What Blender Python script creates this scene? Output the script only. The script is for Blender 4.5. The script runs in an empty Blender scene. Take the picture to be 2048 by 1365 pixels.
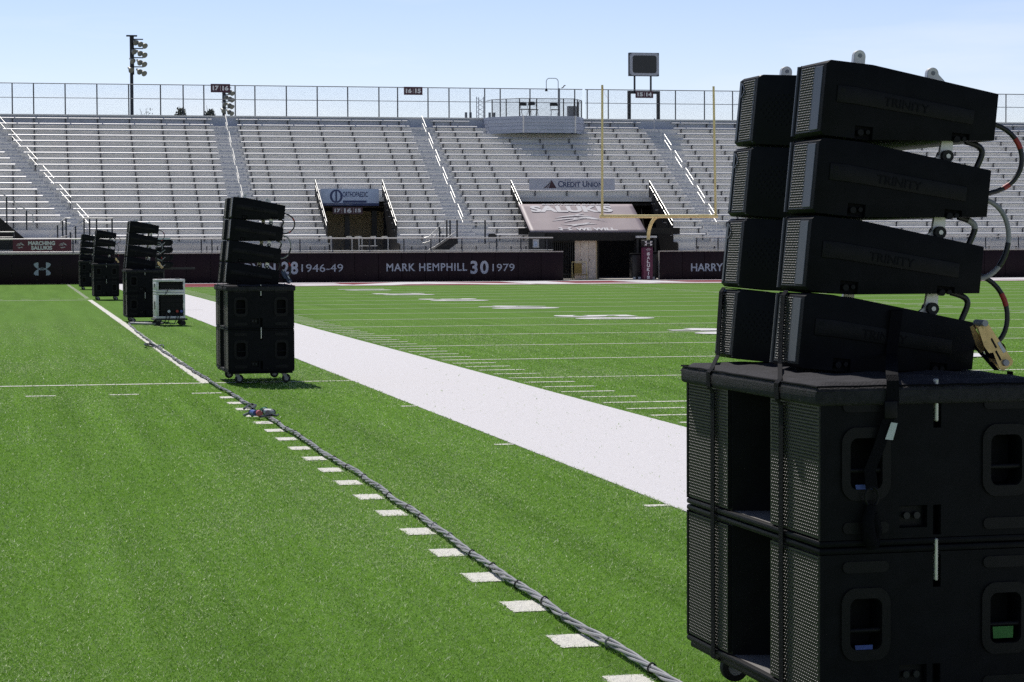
import bpy, bmesh, math, random
import numpy as np
from mathutils import Vector, Matrix
from math import radians, sin, cos, pi
random.seed(7)
S = bpy.context.scene
C = S.collection
# ------------------------------------------------------------------ camera
FPX, CAMH, YAW, PIT, ROL = 4507.16, 1.59062, 0.21518, 0.04121, -0.0041
_F = Vector((sin(YAW)*cos(PIT), cos(YAW)*cos(PIT), -sin(PIT)))
_R0 = Vector((cos(YAW), -sin(YAW), 0)); _U0 = _R0.cross(_F)
_R = _R0*cos(ROL)+_U0*sin(ROL); _U = -_R0*sin(ROL)+_U0*cos(ROL)
cam = bpy.data.objects.new('camera', bpy.data.cameras.new('camera')); C.objects.link(cam)
cam.data.sensor_fit = 'HORIZONTAL'; cam.data.sensor_width = 36.0
cam.data.lens = FPX/2048*36.0
cam.data.clip_start = 0.1; cam.data.clip_end = 5000
m = Matrix((_R, _U, -_F)).transposed().to_4x4(); m.translation = Vector((0, 0, CAMH))
cam.matrix_world = m
S.camera = cam
def at(px, py, Y):
    "world point where the survey ray of a photo pixel meets the plane y = Y (used to survey sizes)"
    d = _F*FPX+_R*(px-1024)-_U*(py-682.5)
    t = Y/d.y
    return Vector((0, 0, CAMH))+d*t
# ------------------------------------------------------------------ light
SUN_TO = Vector((-0.12, 0.65, 1.0)).normalized()
w = bpy.data.worlds.new('World'); S.world = w; w.use_nodes = True
nt = w.node_tree; nt.nodes.clear()
sky = nt.nodes.new('ShaderNodeTexSky'); sky.sky_type = 'NISHITA'; sky.sun_disc = False
sky.sun_elevation = math.asin(SUN_TO.z); sky.sun_rotation = math.atan2(SUN_TO.x, SUN_TO.y)
sky.air_density = 1.0; sky.dust_density = 0.0; sky.ozone_density = 4.0
bg = nt.nodes.new('ShaderNodeBackground'); bg.inputs[1].default_value = 0.12
wo = nt.nodes.new('ShaderNodeOutputWorld')
# thin wisps of cirrus, laid out by direction in the sky
tc = nt.nodes.new('ShaderNodeTexCoord'); mp = nt.nodes.new('ShaderNodeMapping'); mp.inputs['Scale'].default_value = (5, 5, 34)
mp.inputs['Location'].default_value = (1.3, .4, .2)
nz = nt.nodes.new('ShaderNodeTexNoise'); nz.inputs['Scale'].default_value = 1.0; nz.inputs['Detail'].default_value = 5; nz.inputs['Roughness'].default_value = .55
cr = nt.nodes.new('ShaderNodeValToRGB'); cr.color_ramp.elements[0].position = .50; cr.color_ramp.elements[1].position = .82
mm = nt.nodes.new('ShaderNodeMath'); mm.operation = 'MULTIPLY'; mm.inputs[1].default_value = .38
mx = nt.nodes.new('ShaderNodeMixRGB'); mx.inputs[2].default_value = (8.6, 8.7, 9.0, 1)
L = nt.links.new
L(tc.outputs['Generated'], mp.inputs[0]); L(mp.outputs[0], nz.inputs[0]); L(nz.outputs[0], cr.inputs[0]); L(cr.outputs[0], mm.inputs[0])
tint = nt.nodes.new('ShaderNodeMixRGB'); tint.blend_type = 'MULTIPLY'; tint.inputs[0].default_value = 1; tint.inputs[2].default_value = (1.09, .945, 1.03, 1)
L(mm.outputs[0], mx.inputs[0]); L(sky.outputs[0], tint.inputs[1]); L(tint.outputs[0], mx.inputs[1]); 
# hazy bright band low over the horizon, deeper sky overhead
sxyz = nt.nodes.new('ShaderNodeSeparateXYZ'); L(tc.outputs['Generated'], sxyz.inputs[0])
hz_ = nt.nodes.new('ShaderNodeMapRange'); hz_.interpolation_type = 'SMOOTHSTEP'; hz_.inputs['From Min'].default_value = .06; hz_.inputs['From Max'].default_value = .42; hz_.inputs['To Min'].default_value = 1.0; hz_.inputs['To Max'].default_value = .42
L(sxyz.outputs[2], hz_.inputs[0]); vm = nt.nodes.new('ShaderNodeVectorMath'); vm.operation = 'SCALE'
L(mx.outputs[0], vm.inputs[0]); L(hz_.outputs[0], vm.inputs['Scale']); L(vm.outputs[0], bg.inputs[0]); L(bg.outputs[0], wo.inputs[0])
sd = bpy.data.lights.new('sun', 'SUN'); sd.energy = 4.0; sd.angle = radians(.53); sd.color = (1, .955, .895)
sun = bpy.data.objects.new('sun', sd); C.objects.link(sun); sun.rotation_euler = (-SUN_TO).to_track_quat('-Z', 'Y').to_euler()
S.view_settings.view_transform = 'Standard'; S.view_settings.look = 'None'
S.view_settings.exposure = 0.0; S.view_settings.gamma = 1.0
S.render.film_transparent = False
S.cycles.max_bounces = 6; S.cycles.transparent_max_bounces = 24; S.cycles.use_denoising = False; S.cycles.denoiser = 'OPENIMAGEDENOISE'; S.cycles.denoising_input_passes = 'RGB_ALBEDO_NORMAL'
# ------------------------------------------------------------------ materials
def mat(name, col, rough=.5, metal=0.0, var=0.0, vscale=8.0, bump=0.0, bscale=60.0, spec=.5, col2=None, coat=0.0):
    M = bpy.data.materials.new(name); M.use_nodes = True
    n = M.node_tree; b = n.nodes['Principled BSDF']
    b.inputs['Base Color'].default_value = (*col, 1); b.inputs['Roughness'].default_value = rough
    b.inputs['Metallic'].default_value = metal; b.inputs['Specular IOR Level'].default_value = spec
    if coat: b.inputs['Coat Weight'].default_value = coat
    tcn = n.nodes.new('ShaderNodeTexCoord')
    if var or col2:
        z = n.nodes.new('ShaderNodeTexNoise'); z.inputs['Scale'].default_value = vscale; z.inputs['Detail'].default_value = 6
        n.links.new(tcn.outputs['Object'], z.inputs['Vector'])
        r = n.nodes.new('ShaderNodeValToRGB'); r.color_ramp.elements[0].position = .3; r.color_ramp.elements[1].position = .7
        c2 = col2 or tuple(min(1, c*(1+var)) for c in col); c1 = col if col2 else tuple(c*(1-var) for c in col)
        r.color_ramp.elements[0].color = (*c1, 1); r.color_ramp.elements[1].color = (*c2, 1)
        n.links.new(z.outputs[0], r.inputs[0]); n.links.new(r.outputs[0], b.inputs['Base Color'])
    if bump:
        z2 = n.nodes.new('ShaderNodeTexNoise'); z2.inputs['Scale'].default_value = bscale; z2.inputs['Detail'].default_value = 4
        n.links.new(tcn.outputs['Object'], z2.inputs['Vector'])
        bp = n.nodes.new('ShaderNodeBump'); bp.inputs['Strength'].default_value = bump; bp.inputs['Distance'].default_value = .01
        n.links.new(z2.outputs[0], bp.inputs['Height']); n.links.new(bp.outputs[0], b.inputs['Normal'])
    return M
def turf_material(name, dark, light, glint, rough=.62):
    M = bpy.data.materials.new(name); M.use_nodes = True
    n = M.node_tree; b = n.nodes['Principled BSDF']; lk = n.links.new
    t = n.nodes.new('ShaderNodeTexCoord')
    def noise(scale, detail=3, ro=.6, st=None):
        z = n.nodes.new('ShaderNodeTexNoise'); z.inputs['Scale'].default_value = scale; z.inputs['Detail'].default_value = detail; z.inputs['Roughness'].default_value = ro
        if st:
            q = n.nodes.new('ShaderNodeMapping'); q.inputs['Scale'].default_value = st; lk(t.outputs['Object'], q.inputs[0]); lk(q.outputs[0], z.inputs[0])
        else: lk(t.outputs['Object'], z.inputs[0])
        return z
    def ramp(src, p0, p1, c0, c1):
        r = n.nodes.new('ShaderNodeValToRGB'); e = r.color_ramp.elements
        e[0].position = p0; e[1].position = p1; e[0].color = (*c0, 1); e[1].color = (*c1, 1); lk(src, r.inputs[0]); return r
    fine = noise(62, 6, .82); r1 = ramp(fine.outputs[0], .36, .66, dark, light)
    patch = noise(.55, 5, .65, (1, .28, 1)); r2 = ramp(patch.outputs[0], .48, .76, (0, 0, 0), (1, 1, 1))
    worn = noise(48, 5, .8); r3 = ramp(worn.outputs[0], .52, .66, (0, 0, 0), (1, 1, 1))
    mul = n.nodes.new('ShaderNodeMath'); mul.operation = 'MULTIPLY'; lk(r2.outputs[0], mul.inputs[0]); lk(r3.outputs[0], mul.inputs[1])
    spk = noise(95, 3, .8); r4 = ramp(spk.outputs[0], .66, .74, (0, 0, 0), (.9, .9, .9))
    mxx = n.nodes.new('ShaderNodeMath'); mxx.operation = 'MAXIMUM'; lk(mul.outputs[0], mxx.inputs[0]); lk(r4.outputs[0], mxx.inputs[1])
    sc = n.nodes.new('ShaderNodeMath'); sc.operation = 'MULTIPLY'; sc.inputs[1].default_value = .62; lk(mxx.outputs[0], sc.inputs[0])
    big = noise(1.0, 5, .65, (2.6, .07, 1)); r5 = ramp(big.outputs[0], .33, .67, (.86, .87, .85), (1.12, 1.10, 1.14))
    m1 = n.nodes.new('ShaderNodeMixRGB'); m1.blend_type = 'MULTIPLY'; m1.inputs[0].default_value = 1; lk(r1.outputs[0], m1.inputs[1]); lk(r5.outputs[0], m1.inputs[2])
    m2 = n.nodes.new('ShaderNodeMixRGB'); m2.inputs[2].default_value = (*glint, 1); lk(sc.outputs[0], m2.inputs[0]); lk(m1.outputs[0], m2.inputs[1])  # one pale colour for worn patches and painted sun speckle
    lk(m2.outputs[0], b.inputs['Base Color'])
    b.inputs['Roughness'].default_value = .9; b.inputs['Specular IOR Level'].default_value = .05
    bp = n.nodes.new('ShaderNodeBump'); bp.inputs['Strength'].default_value = .55; bp.inputs['Distance'].default_value = .012
    hb = noise(80, 5, .8); lk(hb.outputs[0], bp.inputs['Height']); lk(bp.outputs[0], b.inputs['Normal'])
    return M
def blade_material(name, cols, pale=None, spec=.3, rough=.42, trans=.5):
    M = bpy.data.materials.new(name); M.use_nodes = True
    n = M.node_tree; b = n.nodes['Principled BSDF']; lk = n.links.new; o = n.nodes['Material Output']
    g = n.nodes.new('ShaderNodeNewGeometry'); r = n.nodes.new('ShaderNodeValToRGB'); e = r.color_ramp.elements
    e[0].position = 0; e[0].color = (*cols[0], 1); e[1].position = 1; e[1].color = (*cols[-1], 1)
    for i, c in enumerate(cols[1:-1]): q = e.new((i+1)/(len(cols)-1)); q.color = (*c, 1)
    lk(g.outputs['Random Per Island'], r.inputs[0]); src = r.outputs[0]
    if pale:  # blades coloured pale for sun sparkle as well as worn pile
        t = n.nodes.new('ShaderNodeTexCoord'); mp_ = n.nodes.new('ShaderNodeMapping'); mp_.inputs['Scale'].default_value = (1, .3, 1); lk(t.outputs['Object'], mp_.inputs[0])
        z = n.nodes.new('ShaderNodeTexNoise'); z.inputs['Scale'].default_value = .8; z.inputs['Detail'].default_value = 6; z.inputs['Roughness'].default_value = .7; lk(mp_.outputs[0], z.inputs[0])
        r2 = n.nodes.new('ShaderNodeValToRGB'); r2.color_ramp.elements[0].position = .46; r2.color_ramp.elements[1].position = .74; r2.color_ramp.elements[0].color = (.02, .02, .02, 1); r2.color_ramp.elements[1].color = (.25, .25, .25, 1); lk(z.outputs[0], r2.inputs[0])
        m_ = n.nodes.new('ShaderNodeMath'); m_.operation = 'MULTIPLY'; m_.inputs[1].default_value = 7.31; lk(g.outputs['Random Per Island'], m_.inputs[0])
        f_ = n.nodes.new('ShaderNodeMath'); f_.operation = 'FRACT'; lk(m_.outputs[0], f_.inputs[0])
        l_ = n.nodes.new('ShaderNodeMath'); l_.operation = 'LESS_THAN'; lk(f_.outputs[0], l_.inputs[0]); lk(r2.outputs[0], l_.inputs[1])
        x = n.nodes.new('ShaderNodeMixRGB'); x.inputs[2].default_value = (*pale, 1); lk(l_.outputs[0], x.inputs[0]); lk(src, x.inputs[1]); src = x.outputs[0]
    if pale:
        mp2 = n.nodes.new('ShaderNodeMapping'); mp2.inputs['Scale'].default_value = (2.6, .07, 1); lk(t.outputs['Object'], mp2.inputs[0])
        z2 = n.nodes.new('ShaderNodeTexNoise'); z2.inputs['Scale'].default_value = 1.0; z2.inputs['Detail'].default_value = 5; z2.inputs['Roughness'].default_value = .65; lk(mp2.outputs[0], z2.inputs[0])
        r3 = n.nodes.new('ShaderNodeValToRGB'); r3.color_ramp.elements[0].position = .33; r3.color_ramp.elements[1].position = .67; r3.color_ramp.elements[0].color = (.74, .77, .72, 1); r3.color_ramp.elements[1].color = (1.22, 1.16, 1.28, 1); lk(z2.outputs[0], r3.inputs[0])
        x2 = n.nodes.new('ShaderNodeMixRGB'); x2.blend_type = 'MULTIPLY'; x2.inputs[0].default_value = 1; lk(src, x2.inputs[1]); lk(r3.outputs[0], x2.inputs[2]); src = x2.outputs[0]
    lk(src, b.inputs['Base Color']); b.inputs['Roughness'].default_value = rough; b.inputs['Specular IOR Level'].default_value = spec
    tr = n.nodes.new('ShaderNodeBsdfTranslucent'); lk(src, tr.inputs[0]); mx_ = n.nodes.new('ShaderNodeMixShader'); mx_.inputs[0].default_value = trans
    lk(b.outputs[0], mx_.inputs[1]); lk(tr.outputs[0], mx_.inputs[2]); lk(mx_.outputs[0], o.inputs[0]); return M
def mesh_fence_material(name, col, pitch, wire):
    "woven wire: see-through between diagonal wires, laid out on the object's own x and z"
    M = bpy.data.materials.new(name); M.use_nodes = True
    n = M.node_tree; lk = n.links.new; b = n.nodes['Principled BSDF']; b.inputs['Base Color'].default_value = (*col, 1); b.inputs['Roughness'].default_value = .5; b.inputs['Metallic'].default_value = .3
    o = n.nodes['Material Output']; t = n.nodes.new('ShaderNodeTexCoord'); sx = n.nodes.new('ShaderNodeSeparateXYZ'); lk(t.outputs['Object'], sx.inputs[0])
    vals = []
    for sgn in (1, -1):
        a = n.nodes.new('ShaderNodeMath'); a.operation = 'MULTIPLY_ADD'; a.inputs[1].default_value = sgn; lk(sx.outputs[2], a.inputs[0]); lk(sx.outputs[0], a.inputs[2])
        d = n.nodes.new('ShaderNodeMath'); d.operation = 'DIVIDE'; d.inputs[1].default_value = pitch; lk(a.outputs[0], d.inputs[0])
        f = n.nodes.new('ShaderNodeMath'); f.operation = 'FRACT'; lk(d.outputs[0], f.inputs[0])
        g = n.nodes.new('ShaderNodeMath'); g.operation = 'LESS_THAN'; g.inputs[1].default_value = wire/pitch; lk(f.outputs[0], g.inputs[0]); vals.append(g)
    mxm = n.nodes.new('ShaderNodeMath'); mxm.operation = 'MAXIMUM'; lk(vals[0].outputs[0], mxm.inputs[0]); lk(vals[1].outputs[0], mxm.inputs[1])
    tr = n.nodes.new('ShaderNodeBsdfTransparent'); mix = n.nodes.new('ShaderNodeMixShader')
    lk(mxm.outputs[0], mix.inputs[0]); lk(tr.outputs[0], mix.inputs[1]); lk(b.outputs[0], mix.inputs[2]); lk(mix.outputs[0], o.inputs[0])
    return M
M = dict(
 turf=turf_material('turf_green', (.074, .158, .022), (.158, .300, .052), (.40, .50, .22)),
 blade=blade_material('turf_blades', [(.120, .268, .018), (.172, .36, .032), (.232, .445, .052), (.295, .515, .082)], (.46, .56, .32)),
 fibre=blade_material('worn_glint_fibres', [(.36, .50, .16), (.48, .60, .26), (.60, .69, .40)], None, .3, .5, .4),  # pale tone stands for sun sparkle as well as worn pile
 bladewhite=blade_material('painted_blades', [(.76, .745, .75), (.82, .805, .81), (.84, .825, .83)], None, .2, .6, .55),
 paint=mat('field_paint_white', (.70, .685, .70), .8, var=.07, vscale=60, bump=.5, bscale=130, spec=.2),
 line=mat('line_paint_white', (.72, .71, .64), .8, var=.10, vscale=40, bump=.5, bscale=130, spec=.2),
 redpaint=mat('field_paint_maroon', (.19, .016, .026), .8, var=.12, vscale=40, bump=.4, bscale=120, spec=.2),
 ground=mat('ground_dirt', (.16, .17, .12), .9, var=.2, vscale=.3),
 concrete=mat('concrete_pale', (.55, .52, .47), .85, var=.12, vscale=5),
 alu=mat('aluminium_deck', (.76, .75, .74), .5, .0, var=.06, vscale=1.3),
 aluriser=mat('aluminium_riser', (.78, .77, .76), .5, .0, var=.07, vscale=.9),
 bench=mat('aluminium_seat', (.80, .79, .78), .45, .1, var=.04, vscale=3),
 bluealu=mat('platform_panel_blue', (.44, .48, .58), .5, .0, var=.06, vscale=2),
 rail=mat('rail_galvanised', (.62, .62, .60), .42, .4, var=.05, vscale=6),
 darkpost=mat('dark_post', (.028, .034, .045), .5, .2, var=.2, vscale=4),
 bracket=mat('bracket_grey', (.05, .055, .07), .55, .2, var=.15, vscale=6),
 black=mat('black_paint', (.014, .014, .016), .5, var=.2, vscale=6),
 maroonwall=mat('maroon_vinyl', (.0125, .0042, .0080), .5, spec=.2, var=.18, vscale=2.5, bump=.15, bscale=3),
 maroon=mat('maroon_sign', (.060, .012, .030), .4, var=.08, vscale=4),
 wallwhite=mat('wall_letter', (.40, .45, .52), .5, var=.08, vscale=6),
 white=mat('sign_white', (.72, .73, .76), .45, var=.04, vscale=5),
 signblue=mat('sign_pale_blue', (.52, .63, .86), .4, var=.10, vscale=2, col2=(.60, .70, .90)),
 ink=mat('sign_navy', (.035, .055, .17), .5, var=.1, vscale=6),
 cream=mat('banner_lilac', (.66, .66, .76), .5, var=.06, vscale=3),
 canopy=mat('canopy_tarp', (.37, .305, .32), .55, var=.06, vscale=2, bump=.1, bscale=6),  # maroon tarp; the pale mauve carries sun glare put into the colour
 canopywhite=mat('canopy_print', (.72, .70, .72), .5, var=.04, vscale=4),
 gold=mat('goalpost_yellow', (.92, .76, .36), .45, var=.07, vscale=4),
 wood=mat('plywood_door', (.86, .73, .62), .7, var=.18, vscale=4),
 beige=mat('block_beige', (.60, .48, .30), .85, var=.1, vscale=3),
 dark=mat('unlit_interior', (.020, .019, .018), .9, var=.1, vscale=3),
 cab=mat('speaker_paint', (.0064, .0067, .0090), .55, var=.25, vscale=14, bump=.10, bscale=420, spec=.10),
 cabsmooth=mat('speaker_moulding', (.0065, .0085, .0145), .38, var=.15, vscale=10, spec=.35),
 strip=mat('speaker_trim', (.018, .024, .040), .42, var=.1, vscale=12, spec=.5),  # blue of the reflected sky put into the base colour
 grille=mat('speaker_grille', (.012, .013, .016), .45, .0, var=.1, vscale=30, spec=.5),
 subgrille=mat('sub_grille', (.009, .0095, .009), .5, .0, var=.12, vscale=30, spec=.5),
 rimglint=mat('punched_glint', (.105, .10, .09), .5, .0, var=.2, vscale=60),  # paler than the sheet: sun on the hole rims put into the colour
 void=mat('grille_void', (.004, .004, .005), .9, var=.1, vscale=20),
 handle=mat('handle_plastic', (.0068, .0067, .0084), .5, spec=.18, var=.2, vscale=30, bump=.1, bscale=300),
 ledge=mat('ledge_paint', (.19, .18, .17), .75, var=.25, vscale=300, bump=.3, bscale=400),
 fabric=mat('cover_fabric', (.026, .025, .030), .85, var=.3, vscale=35, bump=.6, bscale=160, spec=.3),
 web=mat('strap_webbing', (.0045, .0045, .007), .75, var=.3, vscale=120, bump=.5, bscale=300, spec=.1),
 alubar=mat('rigging_aluminium', (.68, .67, .64), .42, .5, var=.1, vscale=20),
 zinc=mat('ratchet_zinc', (.62, .46, .22), .38, .75, var=.2, vscale=30),
 rubber=mat('wheel_rubber', (.012, .012, .013), .7, var=.2, vscale=20),
 hub=mat('wheel_hub', (.30, .31, .33), .5, .2, var=.2, vscale=20),
 cable=mat('cable_grey', (.30, .30, .31), .5, var=.18, vscale=5),
 cableblack=mat('cable_black', (.015, .015, .016), .42, var=.2, vscale=30),
 redtape=mat('red_tape', (.36, .03, .025), .5, var=.1, vscale=30),
 bluetape=mat('blue_tape', (.055, .085, .34), .6, var=.15, vscale=60),
 bluedark=mat('blue_painted_steel', (.03, .05, .10), .45, .3, var=.15, vscale=30),
 greentape=mat('green_tape', (.03, .15, .03), .6, var=.15, vscale=60),
 label=mat('paper_label', (.62, .66, .70), .6, var=.06, vscale=60),
 case=mat('silver_case', (.62, .62, .63), .45, .2, var=.12, vscale=8),
 leaf=mat('leaf_green', (.045, .065, .030), .7, col2=(.08, .10, .05), vscale=1),
 twig=mat('bare_twig', (.16, .14, .13), .8, var=.2, vscale=1),
 lamp=mat('lamp_metal', (.46, .46, .42), .4, .35, var=.15, vscale=6),
 glass=mat('lamp_glass', (.34, .34, .31), .2, .1, var=.1, vscale=8),
 screen=mat('screen_black', (.010, .012, .016), .3, var=.2, vscale=3),
 frame=mat('screen_frame', (.40, .42, .50), .45, .2, var=.05, vscale=3),
 greybox=mat('grey_box', (.22, .24, .27), .5, .2, var=.1, vscale=4),
 goldcloth=mat('gold_vinyl', (.30, .20, .04), .55, var=.15, vscale=10),
 ribbon=mat('orange_ribbon', (.65, .16, .06), .6, var=.1, vscale=10),
 mesh=mesh_fence_material('chain_link_wire', (.16, .18, .24), .075, .0042),
 meshdark=mesh_fence_material('black_chain_link', (.03, .035, .045), .065, .009),
 green=mat('far_grass', (.06, .10, .03), .9, var=.3, vscale=2),
)
# ------------------------------------------------------------------ mesh builder
class MB:
    def __init__(s): s.v = []; s.f = []; s.T = Matrix()
    def add(s, vs, fs):
        o = len(s.v); s.v += [tuple(s.T @ Vector(q)) for q in vs]; s.f += [tuple(i+o for i in q) for q in fs]; return s
    def box(s, x0, x1, y0, y1, z0, z1):
        return s.add([(x0,y0,z0),(x1,y0,z0),(x1,y1,z0),(x0,y1,z0),(x0,y0,z1),(x1,y0,z1),(x1,y1,z1),(x0,y1,z1)],
                     [(3,2,1,0),(4,5,6,7),(0,1,5,4),(1,2,6,5),(2,3,7,6),(3,0,4,7)])
    def prism(s, poly, axis, a0, a1):
        "extrude a 2-D outline; axis 'y': points are (x,z); 'z': (x,y); 'x': (y,z)"
        n = len(poly)
        def P(q, a): return (q[0], a, q[1]) if axis == 'y' else (q[0], q[1], a) if axis == 'z' else (a, q[0], q[1])
        vs = [P(q, a0) for q in poly]+[P(q, a1) for q in poly]
        fs = [tuple(range(n)), tuple(range(2*n-1, n-1, -1))]+[(i, i+n, (i+1) % n+n, (i+1) % n) for i in range(n)]
        return s.add(vs, fs)
    def tube(s, pts, r, n=8, r1=None, cap=True):
        pts = [Vector(p) for p in pts]; N = len(pts); rings = []
        prev = None
        for i, p in enumerate(pts):
            d = (pts[min(i+1, N-1)]-pts[max(i-1, 0)]).normalized()
            if prev is None:
                a = Vector((0, 0, 1)) if abs(d.z) < .9 else Vector((1, 0, 0)); u = d.cross(a).normalized()
            else:
                u = (prev-d*prev.dot(d)); u = u.normalized() if u.length > 1e-6 else d.orthogonal().normalized()
            prev = u; v = d.cross(u); rr = r+(r1-r)*i/(N-1) if r1 is not None else r
            rings.append([p+(u*cos(2*pi*k/n)+v*sin(2*pi*k/n))*rr for k in range(n)])
        vs = [q for g in rings for q in g]; fs = []
        for i in range(N-1):
            for k in range(n): fs.append((i*n+k, i*n+(k+1) % n, (i+1)*n+(k+1) % n, (i+1)*n+k))
        if cap: fs += [tuple(range(n-1, -1, -1)), tuple(range((N-1)*n, N*n))]
        return s.add(vs, fs)
    def cyl(s, a, b, r, n=16, r1=None): return s.tube([a, b], r, n, r1)
    def ribbon(s, pts, side, wdt, th):
        "flat webbing along pts; side = width direction"
        side = Vector(side).normalized(); pts = [Vector(p) for p in pts]; N = len(pts); vs = []
        for i, p in enumerate(pts):
            d = (pts[min(i+1, N-1)]-pts[max(i-1, 0)]).normalized(); nrm = d.cross(side).normalized()
            for a, b in ((-1, -1), (1, -1), (1, 1), (-1, 1)): vs.append(p+side*(a*wdt/2)+nrm*(b*th/2))
        fs = [(3, 2, 1, 0), tuple((N-1)*4+k for k in range(4))]
        for i in range(N-1):
            for k in range(4): fs.append((i*4+k, i*4+(k+1) % 4, (i+1)*4+(k+1) % 4, (i+1)*4+k))
        return s.add(vs, fs)
    def quad(s, a, b, c, d): return s.add([a, b, c, d], [(0, 1, 2, 3)])
    def build(s, name, material, parent=None, smooth=False, loc=None):
        me = bpy.data.meshes.new(name); me.from_pydata(s.v, [], s.f); me.validate(); 
        b = bmesh.new(); b.from_mesh(me); bmesh.ops.recalc_face_normals(b, faces=b.faces); b.to_mesh(me); b.free()
        if smooth:
            for p in me.polygons: p.use_smooth = True
            me.set_sharp_from_angle(angle=radians(40))
        me.materials.append(M[material] if isinstance(material, str) else material)
        o = bpy.data.objects.new(name, me); C.objects.link(o)
        if parent: o.parent = parent
        if loc: o.location = loc
        return o
def bake(o):
    bpy.context.view_layer.update()
    dg = bpy.context.evaluated_depsgraph_get(); me = bpy.data.meshes.new_from_object(o.evaluated_get(dg)); o.modifiers.clear(); o.data = me; return o
def bevel(o, wdt, seg=2, bk=True):
    md = o.modifiers.new('b', 'BEVEL'); md.width = wdt; md.segments = seg; md.limit_method = 'ANGLE'; md.angle_limit = radians(35); md.use_clamp_overlap = True
    if bk:
        bake(o)
        for p in o.data.polygons: p.use_smooth = True
        o.data.set_sharp_from_angle(angle=radians(32))
    return o
def cut(o, cutters):
    for c in cutters:
        md = o.modifiers.new('c', 'BOOLEAN'); md.operation = 'DIFFERENCE'; md.object = c; md.solver = 'EXACT'
    bake(o)
    for c in cutters: bpy.data.objects.remove(c)
    return o
def tag(o, label=None, cat=None, group=None, kind=None):
    if label: o['label'] = label
    if cat: o['category'] = cat
    if group: o['group'] = group
    if kind: o['kind'] = kind
    return o
def empty(name, loc=(0, 0, 0), rz=0, label=None, cat=None, group=None):
    o = bpy.data.objects.new(name, None); C.objects.link(o); o.location = loc; o.rotation_euler = (0, 0, rz); o.empty_display_size = .2
    return tag(o, label, cat, group)
def copy_tree(o, parent=None):
    c = o.copy(); C.objects.link(c); c.parent = parent
    for ch in list(o.children): copy_tree(ch, c)
    return c
def text(body, wdt, hgt, bold=0.0, shear=0.0, depth=.004, spacing=1.0):
    "lettering scaled to a box wdt x hgt, lying in local x-z, front towards -y"
    cu = bpy.data.curves.new('t', 'FONT'); cu.body = body; cu.size = 1; cu.offset = bold; cu.shear = shear; cu.extrude = .01; cu.space_character = spacing; cu.resolution_u = 4
    o = bpy.data.objects.new('t', cu); C.objects.link(o); bpy.context.view_layer.update()
    me = bpy.data.meshes.new_from_object(o.evaluated_get(bpy.context.evaluated_depsgraph_get())); bpy.data.objects.remove(o)
    xs = [v.co.x for v in me.vertices]; ys = [v.co.y for v in me.vertices]
    x0, x1, y0, y1 = min(xs), max(xs), min(ys), max(ys)
    for v in me.vertices:
        x, y, z = v.co; v.co = ((x-x0)/(x1-x0)*wdt, -(z+.01)/.02*depth, (y-y0)/(y1-y0)*hgt)
    return me
def letter(name, body, wdt, hgt, material, parent, loc, bold=.02, rot=(0, 0, 0), **k):
    me = text(body, wdt, hgt, bold, **k); me.materials.append(M[material])
    b = bmesh.new(); b.from_mesh(me); bmesh.ops.recalc_face_normals(b, faces=b.faces); b.to_mesh(me); b.free()
    o = bpy.data.objects.new(name, me); C.objects.link(o); o.parent = parent; o.location = loc; o.rotation_euler = rot; return o
def outline(name, polys, material, parent, loc, sx, sz, depth=.004, rot=(0, 0, 0)):
    "flat printed shapes in local x-z, scaled by sx, sz"
    b = MB()
    for q in polys: b.prism([(x*sx, z*sz) for x, z in q], 'y', -depth, 0)
    o = b.build(name, material, parent); o.location = loc; o.rotation_euler = rot; return o
def interlock():
    "two interlocking arcs, as on the wall pads"
    h = [(.43, .98), (.75, .93), (.97, .76), (.92, .5), (.74, .24), (.52, .06), (.43, .0)]
    out = []
    for a in (1, -1): out.append([(a*x, z) for x, z in h]+[(a*x, -z) for x, z in h[::-1][1:]])
    N = 20
    for i in range(N):
        t0, t1 = 2*pi*i/N, 2*pi*(i+1)/N
        out.append([(.46*cos(t0), .17*sin(t0)), (.46*cos(t1), .17*sin(t1)), (.33*cos(t1), .085*sin(t1)), (.33*cos(t0), .085*sin(t0))])
    return out
def streaks():
    "a plain emblem of wind-blown streaks"
    out = []
    for (x0, z0, x1, z1, bow, t) in ((-1, -.1, .95, -.15, .75, .10), (-.85, .25, .6, .35, .45, .10), (-.75, -.45, .35, -.2, -.30, .09), (-.45, -.7, .55, -.45, .25, .10),
                                     (-.25, .1, .75, .1, .35, .22), (-.2, .45, .25, .75, .15, .06), (-.6, -.2, .1, .0, .28, .06)):
        A = []; B = []
        for i in range(11):
            u = i/10; x = x0+(x1-x0)*u; z = z0+(z1-z0)*u+bow*4*u*(1-u)*.5; h = .62*t*(math.sin(pi*u)**.8)
            A.append((x, z+h)); B.append((x+.04, z-h*.6))
        out.append(A+B[::-1][1:-1])
    return out
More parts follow.
